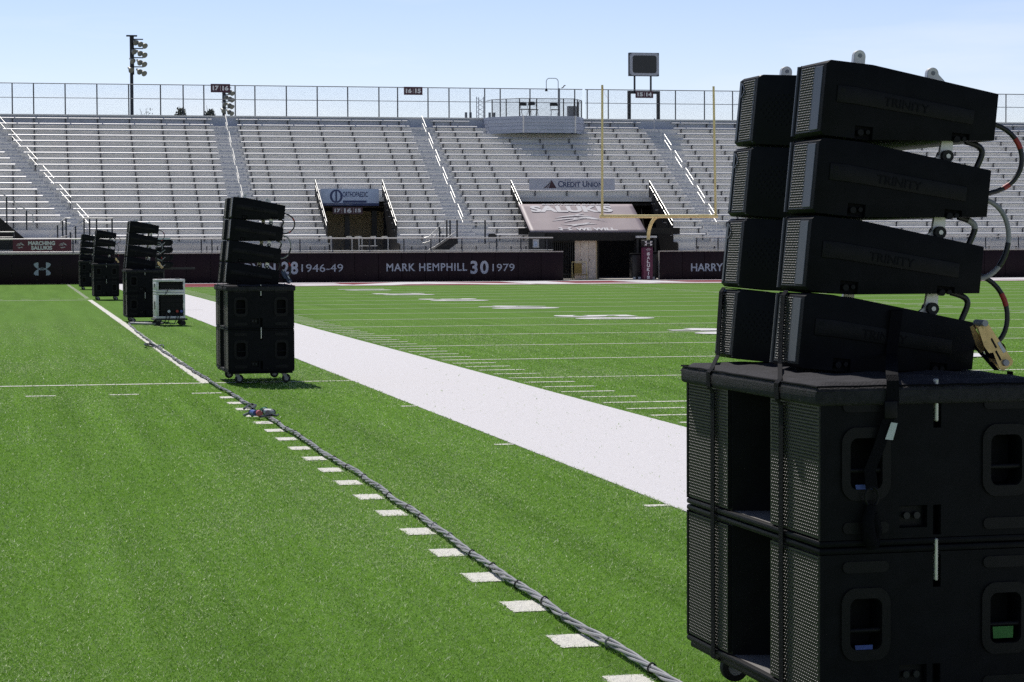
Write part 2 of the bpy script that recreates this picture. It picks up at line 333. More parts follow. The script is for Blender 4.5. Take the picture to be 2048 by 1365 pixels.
# ------------------------------------------------------------------ ground and field
yd = .9144; Y50 = 49.94; XL, XR = 3.93, 5.78; XF = XR+48.77; XH1 = XR+18.288; XH2 = XF-18.288; YE = Y50+60*yd; YW = 106.6
g = MB(); g.quad((-900, -300, -.03), (900, -300, -.03), (900, 1500, -.03), (-900, 1500, -.03)); tag(g.build('ground', 'ground'), kind='structure')
def gz(y): return -.012 if y < 24 else 0.0 if y > 50 else -.012*(50-y)/26
g = MB()
for ya, yb in ((-8, 24), (24, 50), (50, 106.9)): g.quad((-14, ya, gz(ya)), (70, ya, gz(ya)), (70, yb, gz(yb)), (-14, yb, gz(yb)))
tag(g.build('turf', 'turf'), kind='structure')
PAINTED = []
def strip(b, x0, x1, y0, y1, z=.004, fuzz=None, cap=True):
    "painted rectangle with a ragged blade edge"
    def step(y): return .012 if y < 25 else .05 if y < 40 else .25
    def J(y): return (.006 if y < 40 else .015) if fuzz is None else fuzz
    if y0 < 56: PAINTED.append((x0, x1, y0, y1))
    ym = (y0+y1)/2; s = max(step(max(y0, 7)), (x1-x0+y1-y0)/1600)
    n1 = max(1, int((x1-x0)/s)); n2 = max(1, int((y1-y0)/s)); R = random.uniform
    def j(y): a = J(y); return R(-a, a) if min(x1-x0, y1-y0) > 2*a else R(-a, a)*.6
    je = 1 if cap else 0
    pts = [(x0+(x1-x0)*i/n1+j(ym)*.4*je, y0+j(ym)*je) for i in range(n1)]+[(x1+j(ym), y0+(y1-y0)*i/n2+j(ym)*.4) for i in range(n2)]
    pts += [(x1-(x1-x0)*i/n1+j(ym)*.4*je, y1+j(ym)*je) for i in range(n1)]+[(x0+j(ym), y1-(y1-y0)*i/n2+j(ym)*.4) for i in range(n2)]
    b.add([(x, y, z+gz(y)) for x, y in pts], [tuple(range(len(pts)))])
def flat(name, b, material): return tag(b.build(name, material), kind='structure')
b = MB()
for ya, yb in ((1.0, 24.0), (24.0, 50.0), (50.0, 106.5)): strip(b, XL, XR, ya, yb, .0045, cap=False)
strip(b, XF, XF+1.83, 0, 106.5, .004); strip(b, XR, XF, YE+.02, 106.5, .0052)
flat('sideline_border', b, 'paint')
b = MB()
for i in range(-9, 11):
    yy = Y50+i*5*yd
    strip(b, XR+.10, XF-.1, yy-.055, yy+.055)
flat('yard_line', b, 'line')
b = MB()
for i in range(-48, 50):
    if i % 5 == 0: continue
    yy = Y50+i*yd
    for x in (XR+.10, XH1-.3, XH2-.3, XF-.71):
        strip(b, x, x+.61, yy-.055, yy+.055)
flat('yard_tick', b, 'line')
b = MB()   # coaching box, limit dashes, small ticks on the border
Y25, Y75 = 27.08, 72.55
strip(b, 2.11, 2.25, Y25-.05, Y75+.05); strip(b, -14, 2.10, Y25-.065, Y25+.065); strip(b, 2.26, XL, Y25-.055, Y25+.055); strip(b, -14, 2.10, Y75-.085, Y75+.085)
for n in range(18):
    strip(b, 2.02-.905*n-.16, 2.02-.905*n+.17, 25.19-.055, 25.19+.055); strip(b, 2.02-.905*n-.16, 2.02-.905*n+.17, 74.4-.055, 74.4+.055)
for n in range(26): 
    yy = 20.748-.9144*n+4*.9144
    if 4 < yy < 25: strip(b, 2.105, 2.265, yy-.15, yy+.15)
for n in range(33): strip(b, 2.11, 2.25, 75.2+.9144*n, 75.5+.9144*n)
for yy in (8.85, 13.42, 17.93, 22.55): strip(b, XL-.16, XL-.005, yy-.05, yy+.05)
flat('coaching_line', b, 'line')
def flat_text(body, x, y, wdt, hgt, bold=.03, z=.0065, rot=0):
    "letters on the turf; their top towards +x when rot is -90"
    me = text(body, wdt, hgt, bold)
    b = MB(); vs = [(v.co.x-wdt/2, v.co.z-hgt/2) for v in me.vertices if 1]
    c, s_ = cos(rot), sin(rot)
    vv = [(x+a*c-q*s_, y+a*s_+q*c, z+(.0015 if v.co.y < -.002 else 0)) for (a, q), v in zip(vs, me.vertices)]
    b.add(vv, [tuple(p.vertices) for p in me.polygons]); return b
for i, dg in ((-40, '1'), (-30, '2'), (-20, '3'), (-10, '4'), (0, '5'), (10, '4'), (20, '3'), (30, '2'), (40, '1')):
    yy = Y50+i*yd
    for X, rr in ((XR+7.3, -pi/2), (XF-7.3, pi/2)):
        for d_, off in ((dg, 1), ('0', -1)):
            o_ = flat_text(d_, X, yy+off*.95*(1 if rr < 0 else -1), 1.25 if d_ != '1' else .55, 1.83, .05, .007, rr)
            flat('yard_number', o_, 'paint')
b = MB(); strip(b, XR+.05, XF-.05, Y50+50*yd+.06, YE+.03, .0042); flat('end_zone', b, 'redpaint')
flat('end_zone_lettering', flat_text('SALUKIS', 30.2, 100.5, 42.5, 7.9, .05, .0075), 'paint')
b = MB(); strip(b, XR+.05, XF-.05, Y50+50*yd-.1, Y50+50*yd+.1, .0085); flat('goal_line', b, 'paint')
b = MB(); c2 = MB()
for q in streaks():
    b.add([(30.2+x*6.6, Y50+.3+z*7.2, .0095) for x, z in q], [tuple(range(len(q)))]); 
    cx = sum(x for x, z in q)/len(q); cz = sum(z for x, z in q)/len(q)
    c2.add([(30.2+(cx+(x-cx)*1.13)*6.6, Y50+.3+(cz+(z-cz)*1.6)*7.2, .0072) for x, z in q], [tuple(range(len(q)))])
flat('midfield_emblem', b, 'paint'); flat('midfield_emblem_edge', c2, 'redpaint')
g = MB(); g.box(25.9, 33, 106.75, 122, -.02, .03); tag(g.build('tunnel_floor', 'concrete'), kind='structure')
def blades():
    "synthetic turf pile, thinning out with distance; painted where a marking crosses it"
    rng = np.random.default_rng(11); dens = 10000; ya, yb = 6.2, 50.0
    n = int(dens*81*(.50*math.log(yb/ya)+2.4*(1/ya-1/yb)))
    yy = np.linspace(ya, yb, 4000); pdf = (.50*yy+2.4)/yy**2; cdf = np.cumsum(pdf); cdf /= cdf[-1]
    Y = np.interp(rng.random(n), cdf, yy); X = -1.2-.015*Y+(.50*Y+2.4)*rng.random(n)
    base = np.where(Y < 24, -.012, -.012*(50-Y)/26); sc = np.clip(Y/9, .75, 4.2)
    yaw = rng.random(n)*2*pi; hw = .00165*sc*(.7+.6*rng.random(n)); top = -base*(.55+.65*rng.random(n))+base+.003
    lx = rng.normal(0, .0155, n); ly = rng.normal(-.003, .0155, n)
    V = np.empty((n, 3, 3)); dx, dy = np.cos(yaw)*hw, np.sin(yaw)*hw
    V[:, 0] = np.stack((X-dx, Y-dy, base-.002), 1); V[:, 1] = np.stack((X+dx, Y+dy, base-.002), 1); V[:, 2] = np.stack((X+lx, Y+ly, top), 1)
    white = np.zeros(n, bool); jx = X+rng.normal(0, .006, n); jy = Y+rng.normal(0, .006, n)
    for x0, x1, y0, y1 in PAINTED: white |= (jx > x0) & (jx < x1) & (jy > y0) & (jy < y1)
    white &= rng.random(n) > .008
    V[white, 2, 2] = base[white]+(V[white, 2, 2]-base[white])*np.where(X[white] > 3.5, .45, .8)
    # short pale fibre tips: glint put in as colour, denser where pile is worn
    def vnoise(x, y, f, seed):
        g_ = np.random.default_rng(seed).random((128, 128)); u, v = x*f, y*f; i, j = np.floor(u).astype(int), np.floor(v).astype(int); a, b_ = u-i, v-j
        a = a*a*(3-2*a); b_ = b_*b_*(3-2*b_); G = lambda p_, q_: g_[p_ % 128, q_ % 128]
        return (G(i, j)*(1-a)+G(i+1, j)*a)*(1-b_)+(G(i, j+1)*(1-a)+G(i+1, j+1)*a)*b_
    k = rng.random(n); pn = .5*vnoise(X, Y*.28, .9, 3)+.3*vnoise(X, Y*.3, 2.3, 4)+.2*vnoise(X*1.3, Y*.10, 3.1, 5)
    pick = (k < .05+.45*np.clip((pn-.44)/.3, 0, 1)**1.3) & ~white
    Xp, Yp, Bp, sp, yp = X[pick]+.004, Y[pick], base[pick], sc[pick], yaw[pick]; q = len(Xp); tz = Bp*.25+.002; hh = (.0042+.004*rng.random(q))*np.sqrt(sp); ww = .0020*sp*(.6+.8*rng.random(q))
    T_ = np.empty((q, 3, 3)); T_[:, 0] = np.stack((Xp-np.cos(yp)*ww, Yp-np.sin(yp)*ww, tz), 1); T_[:, 1] = np.stack((Xp+np.cos(yp)*ww, Yp+np.sin(yp)*ww, tz), 1)
    T_[:, 2] = np.stack((Xp+rng.normal(0, .004, q), Yp+rng.normal(0, .006, q), tz+hh), 1)
    V = np.concatenate((V, T_)); white = np.concatenate((white, np.zeros(q, bool))); fib = np.zeros(n+q, bool); fib[n:] = True
    for nm, mk, m_ in (('grass_fibre', fib, 'fibre'), ('grass_pile', ~white & ~fib, 'blade'), ('painted_pile', white, 'bladewhite')):
        v = V[mk].reshape(-1, 3).astype(np.float32); k = len(v)//3; me = bpy.data.meshes.new(nm)
        me.vertices.add(len(v)); me.vertices.foreach_set('co', v.ravel()); me.loops.add(len(v)); me.loops.foreach_set('vertex_index', np.arange(len(v), dtype=np.int32))
        me.polygons.add(k); me.polygons.foreach_set('loop_start', np.arange(0, len(v), 3, dtype=np.int32)); me.update(calc_edges=True); me.materials.append(M[m_])
        o = bpy.data.objects.new(nm, me); C.objects.link(o); tag(o, kind='stuff')
blades()
# ------------------------------------------------------------------ grandstand
NR = 20
RY = [109.6+.68*k for k in range(NR)]; RZ = [2.30+.333*k for k in range(NR)]
X0, X1 = -14.0, 66.0; V1 = (14.77, 18.22); V2 = (24.95, 32.38)
def a_right(k): return 2.77-.262*k
def b_left(k): return 3.66-.257*k
def spans(k, aisles=True):
    "deck spans of a row: the two entries cut rows 0-6"
    return [(X0, V1[0]), (V1[1], V2[0]), (V2[1], X1)] if k <= 6 else [(X0, X1)]
stand = empty('grandstand', (0, 109, 0), 0, 'long silver aluminium grandstand rising behind the maroon field wall', 'grandstand')
tread = MB(); riser = MB(); T0 = Matrix.Translation((0, -109, 0)); tread.T = T0; riser.T = T0
for k in range(NR):
    zt = RZ[k]-.42; yr = RY[k]+.16
    for a, c in spans(k):
        tread.box(a, c, yr-.69, yr+.02, zt-.05, zt)
    for a, c in spans(k):
        if k < NR-1: riser.box(a, c, yr, yr+.018, zt+.001, RZ[k+1]-.471)
for a, c in ((X0, V1[0]), (V1[1], V2[0]), (V2[1], X1)):
    riser.box(a, c, RY[0]-.55, RY[0]-.532, 1.44, RZ[0]-.471)
for a, c in (V1, V2): riser.box(a, c, RY[6]+.16, RY[6]+.178, RZ[6]-.30, RZ[7]-.471)
tread.build('tread_deck', 'alu', stand); riser.build('riser_panel', 'aluriser', stand)
bw = MB(); bw.T = T0; bw.box(X0, X1, RY[19]+.16, RY[19]+.2, RZ[19]-.42, 8.72); bw.build('back_panel', 'bluealu', stand)
bw = MB(); bw.T = T0; bw.box(X0, X1, RY[19]+.06, RY[19]+.3, 8.721, 8.80); bw.build('back_rail', 'alu', stand)
wk = MB(); wk.T = T0
for a, c in ((X0, V2[0]+.02), (V2[1]-.02, X1)): wk.box(a, c, 106.92, RY[0]-.53, 1.30, 1.44)
wk.build('walkway', 'concrete', stand)
ast = MB(); ast.T = T0
def aisle_x(a, k): return {'l': (a_right(k)+.05, b_left(k)-.05), 'b': (10.30, 11.5), 'c': (21.0, 22.2), 'd': (34.3, 35.25)}[a]
for a in 'lbcd':
    ast = MB(); ast.T = T0; nos = MB(); nos.T = T0
    for k in range(0, NR-1):
        u, v_ = aisle_x(a, k); zt = RZ[k]-.42; yr = RY[k]+.16
        ast.box(u, v_, yr-.34, yr-.002, zt+.002, zt+.165)
        for yy_, zz_ in ((yr-.345, zt+.167), (yr-.006, zt+.335)): nos.box(u+.02, v_-.02, yy_, yy_+.03, zz_-.028, zz_)
        for xx_ in (u+.12, (u+v_)/2-.1, v_-.15): nos.box(xx_, xx_+.07, yr-.02, yr-.004, zt+.21, zt+.25)
    ast.build('aisle_step', 'alu', stand); tag(nos.build('step_nosing', 'frame', stand), kind='stuff')
dk = MB(); dk.T = T0
dk.box(X0, X1, 124.2, 124.4, -.03, 8.2)
for xa in (X0, V1[0]-2, V1[1]+2, X1-.2): dk.box(xa, xa+.2, 110, 124, -.03, 1.2)
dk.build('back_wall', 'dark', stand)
# benches ------------------------------------------------------------
BR = {'A': [-12.2, -10.5, -8.8, -7.1, -5.4, -3.7, -2.0, -.23, .88], 'B': [-.23, .88, 2.53, 4.2, 5.88, 7.57, 8.78, 9.89], 'C': [11.75, 12.65, 14.36, 16.05, 17.73, 19.46, 20.5],
      'D': [22.45, 23.38, 24.57, 26.28, 27.98, 29.61, 31.27, 32.49, 33.9], 'E': [35.6, 36.42, 38.13, 39.8]+[41.5+1.7*i for i in range(15)]}
ORD = ['bottom', 'second', 'third', 'fourth', 'fifth', 'sixth', 'seventh', 'eighth', 'ninth', 'tenth']
ORDT = ['top', 'second', 'third', 'fourth', 'fifth', 'sixth', 'seventh', 'eighth', 'ninth', 'tenth']
def rowname(k): return (ORD[k]+' row' if k == 0 else ORD[k]+' row up') if k < 10 else ('top row' if k == 19 else ORDT[19-k]+' row from the top')
WHERE = {'A': 'left of the slanting aisle', 'B': 'between slanting and 17|16 aisles', 'C': 'between 17|16 and 16|15 aisles',
         'D': 'between 16|15 and 15|14 aisles', 'E': 'right of the 15|14 aisle',
         'C1': 'left of the entry under the blue sign', 'C2': 'right of the entry under the blue sign', 'D1': 'left of the printed canopy', 'D2': 'right of the printed canopy'}
brm = MB(); brm.box(-.024, .024, .075, .135, -.33, -.067); brm.box(-.02, .02, -.07, .075, -.10, -.067)
br_me = None
def make_bench(a, c, k, sec, where):
    global br_me
    L_ = c-a
    m_ = MB(); m_.prism([(-.125, -.064), (.125, -.04), (.125, 0), (-.01, 0), (-.05, -.006), (-.085, -.019), (-.11, -.037), (-.123, -.053)], 'x', -L_/2, L_/2)
    o = m_.build('bleacher_bench', 'bench', None, True, loc=((a+c)/2, RY[k], RZ[k]))
    tag(o, f'silver bench, {rowname(k)}, {where}', 'bench', 'bleacher benches in the grandstand')
    for x in BR[sec]:
        if a+.04 < x < c-.04:
            if br_me is None:
                q = brm.build('bracket', 'bracket', o); br_me = q.data
            else:
                q = bpy.data.objects.new('bracket', br_me); C.objects.link(q); q.parent = o
            q.location = (x-(a+c)/2, 0, 0)
for k in range(NR):
    top = k == 18
    if k >= 2 and a_right(k) > X0+1: make_bench(X0, a_right(k), k, 'A', WHERE['A'])
    make_bench(b_left(k) if k >= 2 else 3.05, 10.24, k, 'B', WHERE['B'])
    if k > 6:
        make_bench(11.56, 20.93, k, 'C', WHERE['C'])
        if k >= 17:
            make_bench(22.25, 24.9 if k == 17 else 24.7 if k == 18 else 24.4, k, 'D', 'left of the raised press platform'); make_bench(30.4, 34.2, k, 'D', 'right of the raised press platform')
        else: make_bench(22.25, 34.2, k, 'D', WHERE['D'])
    else:
        make_bench(11.56, 14.66, k, 'C', WHERE['C1']); make_bench(18.30, 20.97, k, 'C', WHERE['C2'])
        make_bench(22.28 if k > 1 else 22.9, 24.88, k, 'D', WHERE['D1']); make_bench(32.46, 34.24 if k > 1 else 34.0, k, 'D', WHERE['D2'])
    make_bench(34.6+.075*k if k > 1 else 35.4, X1, k, 'E', WHERE['E'])
# short companion benches on the front walkway
for i, (p0, p1, wh) in enumerate(((410, 438, 'behind the second nearest speaker stack'), (617, 653, 'left of the blue signed entry'), (718, 738, 'inside the blue signed entry, left one'), (740, 754, 'inside the blue signed entry, right one'), (820, 855, 'above the white HEMPHILL letters'),
                                  (920, 955.6, 'at the foot of the 16|15 aisle'), (1019, 1055, 'left of the black iron gate'), (1393, 1432, 'above the word HARRY'), (1975, 2035, 'behind the nearest speaker stack'))):
    A_ = at(p0, 491.3, 108.3); B_ = at(p1, 491.3, 108.3); L_ = B_.x-A_.x
    m_ = MB(); m_.box(-L_/2, L_/2, -.12, .12, -.04, 0); o = m_.build('short_bench', 'bench', None, loc=((A_.x+B_.x)/2, 108.3, A_.z))
    tag(o, 'short silver bench on the front walkway '+wh, 'bench', 'short benches on the walkway')
    for x in (-L_/2+.08, L_/2-.08):
        q = MB(); q.box(x-.02, x+.02, -.08, .08, 1.44-A_.z, -.041); q.build('leg', 'bracket', o)
# aisle handrails ----------------------------------------------------
def handrail(cx0, k0, cx1, k1, label, grp):
    P0 = Vector((cx0, RY[k0]-.1, RZ[k0]+.52)); P1 = Vector((cx1, RY[k1]-.1, RZ[k1]+.52))
    r = empty('aisle_handrail', P0, 0, label, 'handrail', grp); d = P1-P0
    q = MB(); q.tube([(0, 0, 0), d], .018, 8); q.build('top_rail', 'rail', r, True)
    q = MB(); q.tube([(0, 0, -.30), d+Vector((0, 0, -.30))], .015, 8); q.build('mid_rail', 'rail', r, True)
    for e in (Vector((0, 0, 0)), d):
        q = MB(); q.tube([e+Vector((0, 0, -.03)), e+Vector((0, 0, -.92))], .016, 6); q.build('post', 'alu', r)
NM = ['topmost', 'second from the top', 'third from the top', 'fourth from the top', 'fifth from the top', 'lowest']
for a, nm in (('l', 'slanting aisle at the left'), ('b', '17|16 sign aisle'), ('c', '16|15 sign aisle'), ('d', '15|14 sign aisle')):
    i = 0
    for k in (16, 13, 10, 7, 4, 1):
        u0, v0 = aisle_x(a, k); u1, v1 = aisle_x(a, min(k+2, 18))
        if a == 'l': cx0, cx1 = v0-.05, v1-.05
        else: cx0 = cx1 = (u0+v0)/2+.02
        handrail(cx1, min(k+2, 18), cx0, k, f'bright galvanised handrail, {NM[i]} in the {nm}', 'handrails down the middle of the aisles'); i += 1
# ------------------------------------------------------------------ field wall
def wall(xa, xb, label, seam0):
    r = empty('field_wall', (xa, YW, 0), 0, label, 'wall')
    q = MB(); x = xa; i = 0
    while x < xb-.01:
        x2 = min(x+1.14, xb); q.box(x-xa+.006, x2-xa-.006, 0+.002*(i % 2), .1, .02, 1.375); x = x2; i += 1
    o = q.build('padding', 'maroonwall', r); bevel(o, .015, 2)
    q = MB(); q.box(0, xb-xa, .101, .32, 0, 1.392); q.build('backing', 'concrete', r)
    q = MB(); q.box(0, xb-xa, -.005, .33, 1.393, 1.435); q.build('cap', 'concrete', r)
    return r
wl = wall(-14, 25.87, 'low maroon padded field wall with white name lettering, left of the gate', 0)
wr = wall(30.75, 66, 'low maroon padded field wall behind the nearest speaker stack', 0)
def wtext(body, pxa, pxb, pya, pyb, mat_, parent, bold, **k):
    A_ = at(pxa, pyb, YW); B_ = at(pxb, pya, YW)
    return letter('lettering', body, B_.x-A_.x, B_.z-A_.z, mat_, parent, (A_.x-parent.location.x, -.004, A_.z), bold, **k)
wtext('LOVIN', 468, 551, 527, 543.5, 'wallwhite', wl, .018); wtext('28', 563, 596, 523.5, 549.5, 'wallwhite', wl, .03, spacing=1.22)
wtext('1946-49', 603, 686, 528.5, 544.5, 'wallwhite', wl, .0)
wtext('MARK HEMPHILL', 773, 934, 526.5, 543, 'wallwhite', wl, .018, spacing=1.12); wtext('30', 941, 977, 521.8, 548.5, 'wallwhite', wl, .03, spacing=1.22); wtext('1979', 985, 1029, 528, 543, 'wallwhite', wl, .0)
wtext('HARRY', 1382, 1446, 527, 543, 'wallwhite', wr, .018)
A_ = at(84.5, 538.5, YW); outline('logo', interlock(), 'wallwhite', wl, (A_.x+14, -.003, A_.z), .40, .31)
# front rail fence ---------------------------------------------------
def front_fence(xa, xb, label, posts):
    r = empty('rail_fence', (xa, 106.78, 1.435), 0, label, 'fence')
    for nm, z, rr in (('top_rail', .655, .028), ('bottom_rail', .06, .022)):
        q = MB(); q.tube([(0, 0, z), (xb-xa, 0, z)], rr, 8); q.build(nm, 'rail', r, True)
    for x in posts:
        q = MB(); q.tube([(x-xa, .045, 0), (x-xa, .045, .62)], .03, 8); q.build('post', 'darkpost', r, True)
    q = MB(); q.quad((.0, .02, .08), (xb-xa, .02, .08), (xb-xa, .02, .63), (0, .02, .63)); q.build('wire_mesh', 'meshdark', r)
pl = [at(px, 490, 106.8).x for px in (146, 424, 476, 600, 665, 739, 808, 862, 924, 993, 1042, 1094)]+[-1.4, -3.2, -5, -6.8, 4.1, 5.5, 7.0, 8.4]
front_fence(-13.9, 25.4, 'black wire fence with bright top rail along the left field wall', sorted(pl))
front_fence(32.6, 65.9, 'black wire fence with bright top rail along the right field wall', [32.7, 33.8, 35.4, 37.2]+[39+1.8*i for i in range(15)])
# top chain-link fence ------------------------------------------------
def top_fence(xa, xb, label, posts):
    r = empty('chain_link_fence', (xa, 123.0, 8.80), 0, label, 'fence')
    for nm, z, rr in (('top_rail', 1.66, .024), ('mid_rail', .90, .018)):
        q = MB(); q.tube([(0, 0, z), (xb-xa, 0, z)], rr, 8); q.build(nm, 'darkpost' if 0 else 'greybox', r, True)
    for x in posts:
        q = MB(); q.tube([(x-xa, .05, -.6), (x-xa, .05, 1.66)], .034, 8); q.build('post', 'darkpost', r, True)
    q = MB(); q.quad((0, .02, 0), (xb-xa, .02, 0), (xb-xa, .02, 1.65), (0, .02, 1.65)); q.build('wire_mesh', 'mesh', r)
PX = [-.23, .88, 2.53, 4.2, 5.88, 7.57, 8.78, 9.89, 11.58, 12.65, 14.36, 16.05, 17.73, 19.46, 20.5, 22.2, 23.38, 24.57, 25.4, 26.28, 27.98, 29.61, 30.55]
top_fence(-13.8, 30.98, 'tall chain link fence along the top of the stand, left of the platform gap', [-12.2, -10.5, -8.8, -7.1, -5.4, -3.7, -2.0]+PX)
top_fence(31.13, 65.8, 'tall chain link fence along the top of the stand, right of the platform gap', [31.27, 32.49, 36.42, 38.13, 39.8]+[41.5+1.67*i for i in range(15)])
# section signs -------------------------------------------------------
def section_sign(px0, px1, py0, py1, body, label, Y=122.86):
    A_ = at(px0, py1, Y); B_ = at(px1, py0, Y); W_, H_ = B_.x-A_.x, B_.z-A_.z
    r = empty('section_sign', A_, 0, label, 'sign', 'maroon section number signs')
    q = MB(); q.box(0, W_, 0, .05, 0, H_); q.build('board', 'maroon', r)
    a, c = body
    letter('lettering', a, W_*.31, H_*.56, 'white', r, (W_*.10, -.003, H_*.22), .05); letter('lettering', c, W_*.31, H_*.56, 'white', r, (W_*.60, -.003, H_*.22), .05)
    q = MB(); q.box(W_*.49, W_*.505, -.006, -.001, H_*.2, H_*.8); q.build('divider', 'white', r)
    for x in (W_*.2, W_*.8):
        q = MB(); q.box(x-.02, x+.02, .051, .14, H_*.3, H_*.7); q.build('clamp', 'darkpost', r)
section_sign(421.5, 460.3, 168.5, 185, ('17', '16'), 'maroon 17|16 section sign high on the top fence')
section_sign(808, 845, 174.3, 190, ('16', '15'), 'maroon 16|15 section sign high on the top fence')
section_sign(1271.3, 1306.5, 182.5, 196.2, ('15', '14'), 'maroon 15|14 section sign under the small scoreboard')
# small scoreboard ----------------------------------------------------
def scoreboard():
    Y = 123.2; A_ = at(1259, 152, Y); B_ = at(1318.3, 106.3, Y); W_, H_ = B_.x-A_.x, B_.z-A_.z
    r = empty('scoreboard', (A_.x, Y, 8.8), 0, 'small black scoreboard in a grey rounded frame on dark posts', 'scoreboard'); z0 = A_.z-8.8
    def rr(x0, x1, z0_, z1, rad, n=6):
        return [(cx+rad*cos(t), cz+rad*sin(t)) for cx, cz, t0 in ((x1-rad, z1-rad, 0), (x0+rad, z1-rad, pi/2), (x0+rad, z0_+rad, pi), (x1-rad, z0_+rad, 1.5*pi)) for t in [t0+pi/2*i/n for i in range(n+1)]]
    q = MB(); q.box(0, W_, .02, .30, z0, z0+H_); q.build('housing', 'darkpost', r)
    q = MB(); q.prism(rr(.02, W_-.02, z0+.02, z0+H_-.02, .18), 'y', -.02, .019); q.build('bezel', 'frame', r)
    q = MB(); q.prism(rr(.18, W_-.16, z0+.16, z0+H_-.16, .14), 'y', -.028, -.021); q.build('screen', 'screen', r)
    for px in (1270.5, 1303):
        x = at(px, 170, Y).x-A_.x; q = MB(); q.box(x-.045, x+.045, .1, .2, 1.64, z0); q.build('post', 'darkpost', r)
    fr = empty('sign_frame', (0, 123.12, 8.8), 0, 'black square portal frame carrying the 15|14 sign and scoreboard posts', 'frame')
    xa, xb = at(1258.4, 200, 123.1).x, at(1316.6, 200, 123.1).x
    for x in (xa, xb): q = MB(); q.box(x-.085, x+.085, -.08, .08, -.3, 1.46); q.build('upright', 'black', fr)
    q = MB(); q.box(xa-.085, xb+.085, -.08, .08, 1.461, 1.62); q.build('crossbeam', 'black', fr)
scoreboard()
# press platform ------------------------------------------------------
def platform():
    r = empty('press_platform', (28.0, 121.0, 0), 0, 'raised bow-fronted platform of pale blue panels at the top of the stand', 'platform')
    pts = [(-2.78, 1.75), (-2.72, .4), (-1.15, -1.25), (1.75, -1.25), (2.62, .35), (2.72, 1.75)]
    bx = []
    for x, y in pts: bx.append((x, y))
    q = MB()
    for i in range(5):
        (xa, ya), (xb, yb) = pts[i], pts[i+1]
        for j in range(5):
            z0 = 7.85+j*.185
            dx, dy = xb-xa, yb-ya; l = math.hypot(dx, dy); nx, ny = dy/l*.03*(j % 2), -dx/l*.03*(j % 2)
            q.add([(xa+nx, ya+ny, z0), (xb+nx, yb+ny, z0), (xb+nx, yb+ny, z0+.18), (xa+nx, ya+ny, z0+.18)], [(0, 1, 2, 3)])
    q.build('side_panel', 'bluealu', r)
    q = MB(); q.prism([(x*.995, y*.995) for x, y in pts], 'z', 8.70, 8.76); q.build('floor_deck', 'alu', r)
    for (x, y) in (pts[2], pts[3]): q = MB(); q.box(x-.04, x+.04, y-.05, y-.014, 7.84, 8.78); q.build('corner_strip', 'alu', r)
    fp = [(-2.55, .3), (-1.3, -1.0), (1.75, -1.05), (2.5, .3)]
    z1 = 9.72
    q = MB(); q.tube([(x, y, z1) for x, y in [(-2.6, 1.5)]+fp+[(2.6, 1.5)]], .02, 8); q.build('top_rail', 'greybox', r, True)
    for (x, y) in fp+[(-.75, -1.03), (-.35, -1.03), (1.15, -1.04), (-1.9, -.35), (2.1, -.35), (2.6, 1.4)]:
        q = MB(); q.tube([(x, y, 8.76), (x, y, z1)], .032, 8); q.build('post', 'black', r)
    for (xa, ya), (xb, yb) in zip(fp[:-1], fp[1:]):
        q = MB(); q.quad((xa, ya, 8.8), (xb, yb, 8.8), (xb, yb, z1-.02), (xa, ya, z1-.02)); q.build('wire_mesh', 'meshdark', r)
platform()
def chair(px, rz, label, Y=121.3, zf=8.76, pw=.44):
    x = at(px, 220, Y).x
    r = empty('folding_chair', (x, Y, zf), rz, label, 'chair', 'black folding chairs')
    q = MB(); q.box(-.2, .2, -.2, .18, .43, .46); q.build('seat', 'black', r)
    q = MB(); q.prism([(-.21, .66), (.21, .66), (.21, .78), (.15, .86), (-.15, .86), (-.21, .78)], 'y', .2, .235); q.build('backrest', 'black', r)
    for s_ in (-1, 1):
        q = MB(); q.tube([(s_*.21, -.24, 0), (s_*.21, .21, .86)], .013, 6); q.build('front_leg', 'greybox', r)
        q = MB(); q.tube([(s_*.19, .26, 0), (s_*.19, -.16, .45)], .013, 6); q.build('rear_leg', 'greybox', r)
chair(1049, .2, 'black folding chair at the left end of the press platform'); chair(1067, 2.4, 'black folding chair turned sideways on the press platform'); chair(1109, 0, 'black folding chair beside the hooked lamp pole on the platform')
chair(985, 0, 'dark folding chair alone on the front walkway behind the fence', 107.9, 1.44)
q = MB(); c0 = at(1136.5, 231, 121.6); c1_ = at(1153.5, 211, 121.6); r = empty('equipment_box', (c0.x, 121.6, 8.76), 0, 'grey upright equipment box at the right end of the platform', 'box')
q.box(0, c1_.x-c0.x, 0, .3, .12, .12+c1_.z-c0.z); q.build('housing', 'greybox', r)
for x in (.03, c1_.x-c0.x-.03): q = MB(); q.box(x-.02, x+.02, .05, .25, 0, .119); q.build('foot', 'black', r)
r = empty('hooked_lamp', (at(1118.3, 230, 122.5).x, 122.5, 8.75), 0, 'thin hooked lamp pole arching over the press platform', 'lamp')
q = MB(); q.tube([(0, 0, 0), (0, 0, 1.72)], .055, 8); q.build('pole', 'greybox', r, True)
q = MB(); q.tube([(-.05, 0, 1.6)]+[(-.24+.19*cos(t), 0, 2.08+.19*sin(t)) for t in [pi/2*i/6 for i in range(7)]]+[(-.54+.19*cos(t), 0, 2.08+.19*sin(t)) for t in [pi/2+pi/2*i/6 for i in range(7)]]+[(-.73, 0, 1.68)], .02, 6); q.build('hook', 'greybox', r, True)
q = MB(); q.tube([(-.73, 0, 1.70), (-.73, 0, 1.60), (-.73, 0, 1.55)], .05, 10, .085); q.build('lamp_head', 'black', r)
